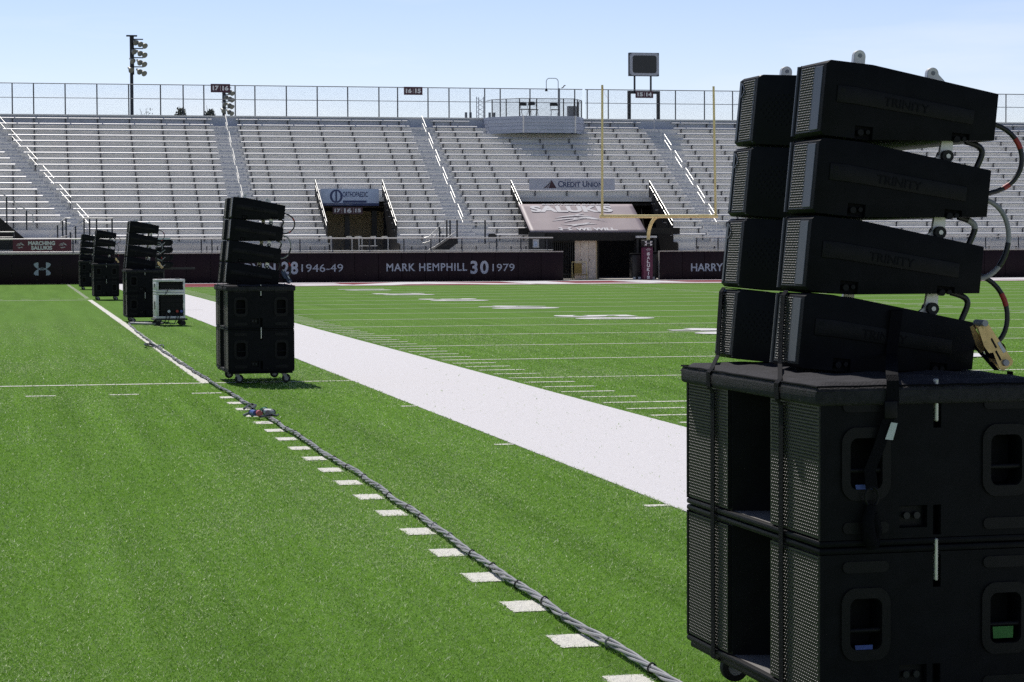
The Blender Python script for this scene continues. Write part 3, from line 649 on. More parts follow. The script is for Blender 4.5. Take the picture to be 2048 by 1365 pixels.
bx_ = at(1126.3, 176.5, 123); q = MB(); q.tube([(-.09, 0, .05), (-.03, 0, .09), (.02, 0, .11), (.05, 0, .18), (.09, 0, .20), (.13, 0, .19)], .03, 8); o = q.build('bird', 'black', None, True, (bx_.x, 123, 10.47)); tag(o, 'small dark bird perched on the top fence rail by the lamp pole', 'bird')
# entries -------------------------------------------------------------
def entry(v, label, zf, back):
    r = empty('stand_entry', ((v[0]+v[1])/2, 109, zf), 0, label, 'entry'); cx = (v[0]+v[1])/2; hw = (v[1]-v[0])/2
    for s_ in (-1, 1):
        poly = [(0, 0), (0, RZ[0]-.5-zf)]+[p for k in range(7) for p in ((RY[k]-.50-109, RZ[k]-.44-zf), (RY[k]+.16-109, RZ[k]-.44-zf))]+[(RY[6]+.2-109, 0)]
        q = MB(); x = s_*hw; q.prism(poly, 'x', x-.03, x+.03); q.build('side_wall', 'black', r)
        # mesh guard above the side wall with rails and posts
        pa = Vector((x, RY[0]+.3-109, RZ[0]+.62-zf)); pb = Vector((x, RY[6]+.55-109, RZ[6]+.80-zf))
        for dz, nm in ((0, 'top_rail'), (-.26, 'mid_rail')):
            q = MB(); q.tube([pa+Vector((0, 0, dz)), pb+Vector((0, 0, dz))], .021, 8); q.build(nm, 'rail', r, True)
        for i in range(6):
            e = pa.lerp(pb, i/5); q = MB(); q.tube([e, e+Vector((0, 0, -1.05))], .028, 6); q.build('post', 'black', r)
        g_ = MB(); g_.quad((0, pa.y, pa.z-1), (0, pb.y, pb.z-1), (0, pb.y, pb.z-.05), (0, pa.y, pa.z-.05)); o = g_.build('guard_mesh', 'black', r); o.location = (x+s_*.001, 0, 0)
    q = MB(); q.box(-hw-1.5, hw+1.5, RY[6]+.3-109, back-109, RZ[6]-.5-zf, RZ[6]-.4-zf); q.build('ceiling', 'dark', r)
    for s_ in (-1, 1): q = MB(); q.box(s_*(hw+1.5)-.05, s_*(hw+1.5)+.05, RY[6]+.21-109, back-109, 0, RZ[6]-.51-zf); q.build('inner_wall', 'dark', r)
    return r
e1 = entry(V1, 'dark stand entry beneath the pale blue sign board', 1.44, 120)
q = MB(); q.box(-3.2, 3.2, 8.2, 8.3, 0, 2.1); q.build('back_wall', 'beige', e1)
q = MB(); q.box(-3.2, 3.2, -.53, 11, -.14, 0); q.build('floor', 'concrete', e1)
for x in (-.05, 1.35): q = MB(); q.box(x-.13, x+.13, 5.6, 5.8, 0, 2.1); q.build('pillar', 'black', e1)
letter('lettering', 'MEN', .75, .30, 'black', e1, (-2.05, 8.19, 1.42), .05)
e2 = entry(V2, 'wide ground level tunnel entry under the printed canopy', 0.03, 121)
# blue sign over the first entry
def board(name, px0, px1, py0, py1, Y, mat_, label, cat='sign', th=.05):
    A_ = at(px0, py1, Y); B_ = at(px1, py0, Y); r = empty(name, A_, 0, label, cat)
    q = MB(); q.box(0, B_.x-A_.x, 0, th, 0, B_.z-A_.z); q.build('board', mat_, r); return r, B_.x-A_.x, B_.z-A_.z
r, W_, H_ = board('sponsor_sign', 641, 757.5, 378.2, 412, RY[6]+.02, 'signblue', 'pale blue ORTHOPAEDIC sponsor sign above the middle entry')
letter('lettering', 'ORTHOPAEDIC', W_*.43, H_*.32, 'ink', r, (W_*.38, -.003, H_*.51), .02)
letter('lettering', 'I N S T I T U T E', W_*.38, H_*.10, 'cream', r, (W_*.39, -.003, H_*.37), .0)
q = MB(); q.box(W_*.385, W_*.79, -.006, -.001, H_*.18, H_*.31); q.build('blue_bar', 'ink', r)
q = MB(); q.box(0, W_, -.005, -.001, 0, H_*.155); q.build('blue_base', 'ink', r)
letter('lettering', 'Official Sports Medicine Provider for', W_*.46, H_*.08, 'cream', r, (W_*.09, -.0085, H_*.045), .0)
q = MB(); N = 24
for (ri, ro, a0, a1) in ((.31, .40, 1.75, 4.6), (.31, .40, -1.4, 1.4)):
    for i in range(N):
        t0, t1 = a0+(a1-a0)*i/N, a0+(a1-a0)*(i+1)/N; cx, cz = W_*.27, H_*.56
        q.prism([(cx+ro*H_*cos(t0)*.95, cz+ro*H_*sin(t0)), (cx+ro*H_*cos(t1)*.95, cz+ro*H_*sin(t1)), (cx+ri*H_*cos(t1)*.8, cz+ri*H_*sin(t1)), (cx+ri*H_*cos(t0)*.8, cz+ri*H_*sin(t0))], 'y', -.006, -.001)
q.box(W_*.255, W_*.285, -.0062, -.0012, H_*.18, H_*.96); q.build('logo', 'ink', r)
r, W_, H_ = board('section_sign', 665.5, 725, 414.5, 428.6, RY[6]-.25, 'maroon', 'wide maroon 17|16|15 sign hanging in the middle entry'); r['group'] = 'maroon section number signs'
for b_, x, w_, h_ in (('17', .06, .20, .52), ('16', .38, .25, .68), ('15', .75, .20, .52)): letter('lettering', b_, W_*w_, H_*h_, 'white', r, (W_*x, -.003, H_*(.5-h_/2)), .05)
for x in (.30, .69): q = MB(); q.box(W_*x, W_*x+.012, -.006, -.001, H_*.12, H_*.88); q.build('divider', 'white', r)
q = MB(); q.box(0, W_, .051, .09, H_*.5, H_+.02); q.build('hanger', 'dark', r)
# credit union banner
r, W_, H_ = board('sponsor_banner', 1058.5, 1229.5, 357, 380.5, RY[7]-.16, 'cream', 'long lilac CREDIT UNION banner tied along a bench above the canopy', 'banner', .012)
letter('lettering', 'C', W_*.055, H_*.52, 'ink', r, (W_*.335, -.003, H_*.25), .02); letter('lettering', 'REDIT', W_*.20, H_*.42, 'ink', r, (W_*.395, -.003, H_*.25), .02)
letter('lettering', 'U', W_*.055, H_*.52, 'ink', r, (W_*.622, -.003, H_*.25), .02); letter('lettering', 'NION', W_*.17, H_*.42, 'ink', r, (W_*.685, -.003, H_*.25), .02)
letter('lettering', 'S I U', W_*.075, H_*.17, 'ink', r, (W_*.41, -.003, H_*.73), .0, shear=.2)
q = MB(); q.box(W_*.49, W_*.60, -.005, -.001, H_*.735, H_*.755); q.box(W_*.68, W_*.85, -.005, -.001, H_*.735, H_*.755); q.box(W_*.33, W_*.86, -.005, -.001, H_*.17, H_*.19); q.build('rule_line', 'ink', r)
q = MB(); q.prism([(W_*.225, H_*.15), (W_*.318, H_*.15), (W_*.258, H_*.86)], 'y', -.005, -.001)
for i, t in enumerate((.205, .182, .162)): q.prism([(W_*t, H_*.15), (W_*(t+.012), H_*.15), (W_*(.25-i*.006), H_*(.80-.12*i)), (W_*(.247-i*.006), H_*(.80-.12*i))], 'y', -.005, -.001)
q.build('logo', 'maroon', r)
# canopy over the tunnel
def canopy():
    a = Vector((24.62, 108.3, 2.36)); rise, run = 1.43, 2.7; sl = math.hypot(rise, run); ang = math.atan2(rise, run); W_ = 5.92
    r = empty('printed_canopy', a, 0, 'sloping mauve tarpaulin canopy with white SALUKIS print over the tunnel', 'canopy')
    sh = empty('x'); bpy.data.objects.remove(sh)
    RT = (-(pi/2-ang), 0, 0)
    q = MB(); nx, ny = 24, 10
    vs = []; fs = []
    for j in range(ny+1):
        for i in range(nx+1):
            u, v_ = i/nx, j/ny; vs.append((u*W_, 0.012*sin(u*19)*sin(v_*pi), v_*sl))
    for j in range(ny):
        for i in range(nx): o_ = j*(nx+1)+i; fs.append((o_, o_+1, o_+nx+2, o_+nx+1))
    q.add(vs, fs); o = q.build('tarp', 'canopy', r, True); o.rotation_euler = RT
    sd_ = o.modifiers.new('s', 'SOLIDIFY'); sd_.thickness = .012
    def on(u, v_): # point on the slope, 15 mm proud
        n_ = Vector((0, -sin(ang), cos(ang))); return Vector((u*W_, v_*sl*cos(ang), v_*sl*sin(ang)))+n_*.03
    def lt(body, u0, u1, v0, v1, **k):
        o = letter('lettering', body, (u1-u0)*W_, (v1-v0)*sl, 'canopywhite', r, on(u0, v0), .05, RT, **k); return o
    lt('SOUTHERN ILLINOIS', .20, .80, .955, .995); 
    lt('SALUKIS', .085, .80, .70, .93); lt('WE WILL.', .40, .76, .045, .14)
    o = outline('logo', interlock(), 'canopywhite', r, on(.31, .10), .36, .155, .01, RT)
    o = outline('emblem', streaks(), 'canopywhite', r, on(.47, .40), 1.45, .95, .01, RT)
    q = MB(); q.box(0, W_, .0, .08, -.42, -.03); q.build('valance', 'dark', r)
    q = MB(); q.tube([(0, .02, -.01), (W_, .02, -.01)], .03, 8); q.build('front_bar', 'darkpost', r)
    for x in (.05, W_-.05): q = MB(); q.tube([(x, .05, -2.33), (x, .05, -.04)], .035, 8); q.build('post', 'black', r)
canopy()
# gate, doors, cart under the canopy
ga, gb = at(1092, 473, 108.9), at(1149, 551, 108.9)
r = empty('iron_gate', (ga.x, 108.9, .03), 0, 'tall black iron bar gate left of the plywood doors', 'gate')
W_, H_ = gb.x-ga.x, ga.z-.03; n_ = 15
for i in range(n_+1): q = MB(); x = W_*i/n_; q.box(x-.014, x+.014, -.014, .014, 0, H_); q.build('bar', 'black', r)
for z in (.25, H_-.28, H_-.02): q = MB(); q.box(0, W_, -.02, .02, z-.02, z+.02); q.build('crossbar', 'black', r)
da, db = at(1150, 473, 108.95), at(1192.5, 473, 108.95)
r = empty('plywood_doors', (da.x, 108.95, .03), 0, 'weathered pale plywood double doors beside the dark tunnel', 'door'); W_ = db.x-da.x; H_ = da.z
q = MB(); q.box(0, W_, .03, .1, 0, H_); q.build('wall_panel', 'wood', r)
for x0 in (.26*W_, .64*W_):
    q = MB(); q.box(x0, x0+.36*W_, -.012, .029, .04, H_-.22); o = q.build('door_leaf', 'white', r); o.data.materials[0] = M['wood']; bevel(o, .006, 1)
    q = MB(); q.box(x0+.02, x0+.05, -.03, -.0125, .9, 1.0); q.build('hinge', 'black', r)
q = MB(); q.box(W_-.03, W_+.03, -.03, .1, 0, H_); q.build('door_post', 'beige', r)
tw = empty('tunnel_partition', (db.x+.06, 109.12, .03), 0, 'dark open tunnel wall right of the plywood doors', 'wall')
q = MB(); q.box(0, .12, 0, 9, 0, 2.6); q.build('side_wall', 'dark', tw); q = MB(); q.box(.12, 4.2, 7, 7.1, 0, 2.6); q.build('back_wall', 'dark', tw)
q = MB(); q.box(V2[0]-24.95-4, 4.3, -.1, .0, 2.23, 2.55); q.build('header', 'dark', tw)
ca, cb = at(1144, 520, 108.3), at(1173, 553, 108.3)
r = empty('gold_chair', ((ca.x+cb.x)/2, 108.3, .03), 0, 'gold framed folding chair standing in front of the plywood doors', 'chair')
w2 = (cb.x-ca.x)/2
for x in (-w2, w2):
    q = MB(); q.tube([(x, 0, 0), (x, 0, .84), (x*.9, .02, .87)], .017, 6); q.build('frame_leg', 'gold', r)
    q = MB(); q.tube([(x, -.28, 0), (x, .02, .48)], .016, 6); q.build('rear_leg', 'gold', r)
q = MB(); q.box(-w2*.7, w2*.35, -.015, .02, .28, .80); q.build('backrest', 'goldcloth', r)
q = MB(); q.box(-w2, w2, -.25, .02, .20, .25); q.build('seat', 'goldcloth', r)
q = MB(); q.tube([(-w2, 0, .86), (w2, 0, .86)], .017, 6); q.build('top_bar', 'gold', r)
r, W_, H_ = board('notice_board', 1066, 1078, 479, 496, 107.9, 'white', 'small white notice board on the dark post left of the gate')
q = MB(); q.box(W_*.1, W_*.7, -.01, -.001, H_*.15, H_*.75); q.build('poster', 'signblue', r)
q = MB(); q.box(-.2, W_+.3, .051, .12, -.30, H_+.35); q.build('back_board', 'black', r)
# marching banner
ba, bb = at(26, 503, 106.70), at(142.5, 479.5, 106.70)
r = empty('fence_banner', ba, 0, 'maroon MARCHING SALUKIS banner tied on the front fence', 'banner'); W_, H_ = bb.x-ba.x, bb.z-ba.z
q = MB(); q.box(0, W_, 0, .012, 0, H_); o = q.build('cloth', 'maroon', r); o.data.materials[0] = mat('banner_maroon', (.115, .014, .035), .5, var=.12, vscale=4)
letter('lettering', 'MARCHING', W_*.46, H_*.36, 'canopywhite', r, (W_*.26, -.003, H_*.51), .05); letter('lettering', 'SALUKIS', W_*.36, H_*.34, 'canopywhite', r, (W_*.31, -.003, H_*.11), .05)
for x in (.13, .86): outline('emblem', streaks(), 'canopywhite', r, (W_*x, -.003, H_*.48), W_*.085, H_*.36)
# goal post ------------------------------------------------------------
def goalpost():
    gx = 30.198; r = empty('goal_post', (gx, YE, 0), 0, 'yellow gooseneck goal post with a maroon padded base', 'goal post')
    zc = 3.09; hw = 2.84
    q = MB(); q.tube([(-.05, 1.75, .02), (-.05, 1.75, 2.1)]+[(-.05+.05*t, 1.75-1.75*(1-cos(t*pi/2)), 2.1+(zc-2.1)*sin(t*pi/2)) for t in [i/8 for i in range(1, 9)]], .085, 14); q.build('gooseneck', 'gold', r, True)
    q = MB(); q.tube([(-hw-.12, 0, zc), (hw+.1, 0, zc)], .085, 12); q.build('crossbar', 'gold', r, True)
    for s_, lean in ((-1, 0.02), (1, -.10)):
        q = MB(); q.tube([(s_*hw, 0, zc), (s_*hw+lean, 0, zc+6.28)], .06, 12, .055); q.build('upright', 'gold', r, True)
    q = MB(); q.ribbon([(-hw+.03, -.06, zc+6.22), (-hw+.10, -.07, zc+5.9), (-hw+.22, -.08, zc+5.72), (-hw+.30, -.08, zc+5.62)], (.3, 1, .2), .05, .004); q.build('wind_ribbon', 'ribbon', r)
    px = -.115; yb = 1.75
    q = MB(); q.box(px-.235, px+.235, yb-.24, yb+.24, .02, 1.62); o = q.build('base_pad', 'maroon', r); o.data.materials[0] = mat('pad_maroon', (.10, .014, .045), .45, var=.1, vscale=3); bevel(o, .05, 3)
    q = MB(); q.box(px-.25, px+.25, yb-.25, yb+.25, 1.621, 1.96); o2 = q.build('pad_cap', 'black', r); bevel(o2, .05, 3)
    for i, ch in enumerate('SALUKIS'):
        letter('lettering', ch, .155 if ch != 'I' else .04, .155, 'canopywhite', r, (px-.078 if ch != 'I' else px-.02, yb-.2415, 1.20-i*.19), .06)
    outline('logo', interlock(), 'canopywhite', r, (px, yb-.2515, 1.80), .20, .115); outline('emblem', streaks(), 'canopywhite', r, (px, yb-.2415, 1.48), .16, .10)
goalpost()
for nm, pa, pb, py, lab in (('black_crate', 1265, 1281.5, 508, 'black covered crate left of the goal post base'), ('black_crate', 1303.5, 1326, 505, 'black covered crate right of the goal post base')):
    A_ = at(pa, 560, 107.1); B_ = at(pb, py, 107.1); r = empty('covered_crate', (A_.x, 107.1, .03), 0, lab, 'crate', 'black covered crates by the goal post'); W_, H_ = B_.x-A_.x, B_.z
    q = MB(); q.box(0, W_, 0, .6, .05, H_-.08); o = q.build('body', 'black', r); bevel(o, .04, 2)
    q = MB(); q.box(-.02, W_+.02, -.03, .62, H_-.079, H_); o = q.build('cover', 'web', r); bevel(o, .03, 2)
    for x in (.08, W_-.08): q = MB(); q.box(x-.06, x+.06, -.05, -.001, .0, .12); q.build('sandbag', 'label', r)
A_ = at(1274, 476, 108.0); B_ = at(1314, 472, 108.0); r = empty('camera_stand', (A_.x, 108.0, .03), 0, 'white topped black stand behind the goal post base', 'stand'); W_ = B_.x-A_.x; H_ = B_.z-.03
q = MB(); q.box(0, W_, 0, .6, H_-.10, H_); q.build('top_board', 'white', r)
for x in (.06, W_-.06): q = MB(); q.box(x-.05, x+.05, .1, .5, 0, H_-.101); q.build('leg', 'black', r)
q = MB(); q.box(.112, W_-.112, .3, .5, .0, H_-.3); q.build('back_cloth', 'web', r)
# stair rails at the foot of the aisles --------------------------------
def stair_rail(pts, Y, label, post_px, y_foot):
    P = [at(px, py, Y) for px, py in pts]; r = empty('stair_handrail', P[0], 0, label, 'handrail', 'handrails at the walkway stairs')
    for dz, nm, rr in ((0, 'top_rail', .026), (-.24, 'mid_rail', .022)):
        q = MB(); q.tube([p-P[0]+Vector((0, 0, dz)) for p in P], rr, 8); q.build(nm, 'rail', r, True)
    for px in post_px:
        t = None
        for a, c in zip(pts[:-1], pts[1:]):
            if min(a[0], c[0]) <= px <= max(a[0], c[0]): u = (px-a[0])/(c[0]-a[0]); t = a[1]+u*(c[1]-a[1])
        p = at(px, t if t else pts[-1][1], Y)-P[0]; f = at(px, y_foot, Y)-P[0]
        q = MB(); q.box(p.x-.035, p.x+.035, -.035, .035, f.z, p.z-.03); q.build('post', 'darkpost', r)
stair_rail([(845, 477), (858, 474), (893, 440), (973, 440)], 108.9, 'bright stair handrail at the foot of the 16|15 sign aisle', (879, 893.5, 900, 914, 970), 488)
stair_rail([(858, 500), (870, 494), (912, 464)], 108.2, 'lower stair handrail beside the dark ramp under the 16|15 aisle', (880, 898), 502)
q = MB(); q.box(962, 974, 0, 1, 0, 1) if 0 else None
stair_rail([(122, 475), (135, 471), (164, 437), (226, 437)], 108.9, 'bright stair handrail at the foot of the slanting aisle', (141, 151, 168, 179, 193, 224), 488)
stair_rail([(99, 464), (130, 437), (141, 437)], 109.0, 'short stair handrail left of the slanting aisle foot', (115, 125, 132), 476)
stair_rail([(0, 385), (65, 429), (72, 477)], 110.5, 'long descending handrail at the left edge over the dark stair opening', (13, 53), 470)
stair_rail([(0, 464.5), (28, 464.5), (28, 480)], 107.6, 'square topped rail at the far left end of the walkway', (27,), 480)
so = empty('stair_opening', at(0, 500, 109.0), 0, 'dark stair opening at the far left of the stand', 'opening')
pz = [at(px, py, 109.0)-so.location for px, py in ((-60, 400), (0, 436), (50, 478), (50, 500), (-60, 500))]
q = MB(); q.prism([(p.x, p.z) for p in pz], 'y', -.02, .02); q.build('shade_panel', 'dark', so)  # flat dark sheet standing in for the shade inside the stair opening
# ramp under the 16|15 aisle
rp = empty('access_ramp', at(862, 503, 107.6), 0, 'dark sided access ramp below the 16|15 sign aisle', 'ramp')
pz = [at(px, py, 107.6)-rp.location for px, py in ((862, 503), (893, 503), (915, 487), (915, 478), (905, 474))]
q = MB(); q.prism([(p.x, p.z) for p in pz], 'y', 0, .5); q.build('side_panel', 'dark', rp)
# railings inside the middle entry
for i, (pa, pb, lab) in enumerate(((662, 704, 'left'), (718, 724, 'middle'), (750, 776, 'right'))):
    A_ = at(pa, 474, 108.6); B_ = at(pb, 474, 108.6); r = empty('entry_railing', (A_.x, 108.6, 1.44), 0, f'galvanised tube railing, {lab} one in the middle entry', 'railing', 'tube railings in the middle entry')
    W_ = B_.x-A_.x; H_ = A_.z-1.44
    q = MB(); q.tube([(0, 0, 0), (0, 0, H_-.06), (.04, .05, H_), (.04, 1.6, H_)], .03, 8); q.build('left_post', 'rail', r, True)
    q = MB(); q.tube([(W_, 0, 0), (W_, 0, H_-.06), (W_-.04, .05, H_), (W_-.04, 1.6, H_)], .03, 8); q.build('right_post', 'rail', r, True)
# floodlight poles ------------------------------------------------------
def light_pole(px, py_top, px_r, py_bot, Y, lab, rows=4):
    T_ = at(px, py_top, Y); Rr = at(px_r, py_bot, Y); r = empty('floodlight_pole', (T_.x, Y, 0), 0, lab, 'floodlight'); top = T_.z; dz = (top-Rr.z-.35)/(rows-1); wd = Rr.x-T_.x
    q = MB(); q.tube([(-.04, 0, 0), (0, 0, top-2.2), (.03, 0, top)], .115, 12, .09); q.build('pole', 'darkpost', r, True)
    q = MB(); q.tube([(.03, 0, top-2.3), (.03, 0, top+.02)], .135, 10); q.build('lamp_rack', 'black', r)
    q = MB(); q.box(-.30, .35, -.2, .2, top+.021, top+.09); q.build('top_plate', 'darkpost', r)
    for j in range(rows):
        z = top-.28-j*dz
        q = MB(); q.box(-.05, wd*.85, -.06, .06, z+.10, z+.16); q.build('crossarm', 'darkpost', r)
        for i in range(3):
            x = .18+(wd-.30)*(i/2)-(.10*j if i == 0 else .02*j); zz = z-.10*i
            d = Vector((.45, -.72, -.53)).normalized()
            c_ = Vector((x, -.1-.05*i, zz)); q = MB(); q.tube([c_-d*.20, c_-d*.12, c_, c_+d*.20], .10, 12); 
            vs = q.v; ring = 12
            for a_ in range(4):
                f_ = (.35, .75, .95, 1.9)[a_]; p0 = (c_-d*.20, c_-d*.12, c_, c_+d*.20)[a_]
                for b_ in range(ring): vv = Vector(vs[a_*ring+b_])-p0; vs[a_*ring+b_] = tuple(p0+vv*f_)
            o = q.build('lamp', 'lamp', r, True); 
            q = MB(); q.tube([c_+d*.201, c_+d*.215], .185, 12); q.build('lens', 'glass', o)
light_pole(262.5, 74, 291, 141, 140, 'tall dark floodlight pole rising above the stand at left')
light_pole(447, 172, 465.5, 222, 165, 'farther floodlight pole showing behind the 17|16 sign')
# trees behind the stand --------------------------------------------------
def tree(px, py, wd, Y, leafy, label, hd):
    T_ = at(px, py, Y); r = empty('tree', (T_.x, Y, -.03), 0, label, 'tree', 'tree tops beyond the stand'); H_ = T_.z; rnd = random.Random(int(px))
    q = MB(); q.tube([(0, 0, 0), (.1, 0, H_*.4), (0, 0, H_*.75)], .25, 8, .08); q.build('trunk', 'twig', r, True)
    q = MB()
    for i in range(60):
        a = rnd.uniform(0, 2*pi); e = rnd.uniform(.2, 1.3); l = hd*rnd.uniform(.5, 1.0); base = Vector((0, 0, H_-hd*1.0+rnd.uniform(-.4, .3)*hd))
        tip = base+Vector((cos(a)*cos(e)*wd/2/.8*rnd.uniform(.5, 1), sin(a)*cos(e)*wd/2, sin(e)*l)); q.tube([base, (base+tip)/2+Vector((0, 0, .1)), tip], .035, 4, .012)
    q.build('branches', 'twig', r)
    q = MB()
    for i in range(900 if leafy else 140):
        a = rnd.uniform(0, 2*pi); u = rnd.random()**.5; z = rnd.random(); s_ = rnd.uniform(.07, .17)*(1 if leafy else .6)
        w_ = wd/2*u*(1-z*.75)*(1+.25*sin(a*3+px)); p = Vector((cos(a)*w_, sin(a)*w_, H_-hd+z*hd*(1+.08*sin(a*5))))
        d1 = Vector((rnd.uniform(-1, 1), rnd.uniform(-1, 1), rnd.uniform(-1, 1))).normalized(); d2 = d1.orthogonal().normalized()
        q.add([p-d1*s_, p+d2*s_*.6, p+d1*s_, p-d2*s_*.6], [(0, 1, 2, 3)])
    q.build('crown', 'leaf' if leafy else 'twig', r)
tree(362, 220, 2.6, 190, True, 'dark evergreen tree top left of the 17|16 sign', 2.6)
tree(420, 222, 2.4, 190, True, 'low dark tree top just below the 17|16 sign', 2.2)
tree(294, 218, 4.2, 200, False, 'bare pale tree top right of the tall floodlight pole', 2.4)
r = empty('lattice_mast', (at(960, 200, 170).x, 170, 0), 0, 'faint grey lattice mast seen through the fence left of the platform', 'mast'); H_ = at(960, 194, 170).z
for x, y in ((-.3, 0), (.3, 0), (0, .5)): q = MB(); q.tube([(x, y, -.03), (x*.9, y, H_)], .03, 6); q.build('leg', 'frame', r)
q = MB()
for i in range(36): z = H_-.35*i-.1; q.tube([(-.29, 0, z), (.29, 0, z-.35)], .015, 4); q.tube([(.29, 0, z), (-.29, 0, z-.35)], .015, 4)
q.build('bracing', 'frame', r)
q = MB(); q.box(-1.1, 1.1, -.05, .05, H_-2.0, H_-1.93)
for x in (-1.1, -.75, .75, 1.1): q.box(x-.08, x+.08, -.1, .1, H_-2.5, H_-1.2)
q.build('antenna', 'greybox', r)
# ------------------------------------------------------------------ loudspeaker stacks
def perforated(wd, ht, px, pz, rh, name, material):
    "punched sheet in local y-z, facing -x: staggered countersunk holes; margins kept solid"
    v = []; f = []; rim = []
    nz_ = int(ht/pz); ny_ = int(wd/px); zo = (ht-nz_*pz)/2; yo = (wd-ny_*px)/2
    A8 = [pi/8*2*i for i in range(8)]
    for j in range(nz_):
        off = px/2 if j % 2 else 0; n_ = ny_-1 if j % 2 else ny_
        y0 = yo+off; cz = zo+(j+.5)*pz-ht/2
        for i in range(n_):
            cy = y0+(i+.5)*px-wd/2; o = len(v)
            hy, hz = px/2, pz/2
            for (a, b) in ((1, 0), (1, 1), (0, 1), (-1, 1), (-1, 0), (-1, -1), (0, -1), (1, -1)): v.append((0, cy+a*hy, cz+b*hz))
            for a in A8: v.append((0, cy+cos(a)*rh*1.25, cz+sin(a)*rh))
            for a in A8: v.append((-.0024, cy+cos(a)*rh*.95, cz+sin(a)*rh*.66))
            for k in range(8):
                k2 = (k+1) % 8
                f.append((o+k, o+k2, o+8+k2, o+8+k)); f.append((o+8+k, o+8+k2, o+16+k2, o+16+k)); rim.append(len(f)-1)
        if j % 2:
            for a, b in ((-wd/2+yo, -wd/2+yo+px/2), (wd/2-yo-px/2, wd/2-yo)):
                o = len(v); v += [(0, a, cz-pz/2), (0, b, cz-pz/2), (0, b, cz+pz/2), (0, a, cz+pz/2)]; f.append((o, o+1, o+2, o+3))
    def R(a, b, c, d):
        o = len(v); v.extend([(0, a, c), (0, b, c), (0, b, d), (0, a, d)]); f.append((o, o+1, o+2, o+3))
    R(-wd/2, wd/2, -ht/2, -ht/2+zo); R(-wd/2, wd/2, ht/2-zo, ht/2); R(-wd/2, -wd/2+yo, -ht/2+zo, ht/2-zo); R(wd/2-yo, wd/2, -ht/2+zo, ht/2-zo)
    me = bpy.data.meshes.new(name); me.from_pydata(v, [], f); me.materials.append(M[material]); me.materials.append(M['rimglint'])
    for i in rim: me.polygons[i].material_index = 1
    return me
def link_mesh(name, me, parent, loc=(0, 0, 0), rot=(0, 0, 0)):
    o = bpy.data.objects.new(name, me); C.objects.link(o); o.parent = parent; o.location = loc; o.rotation_euler = rot; return o
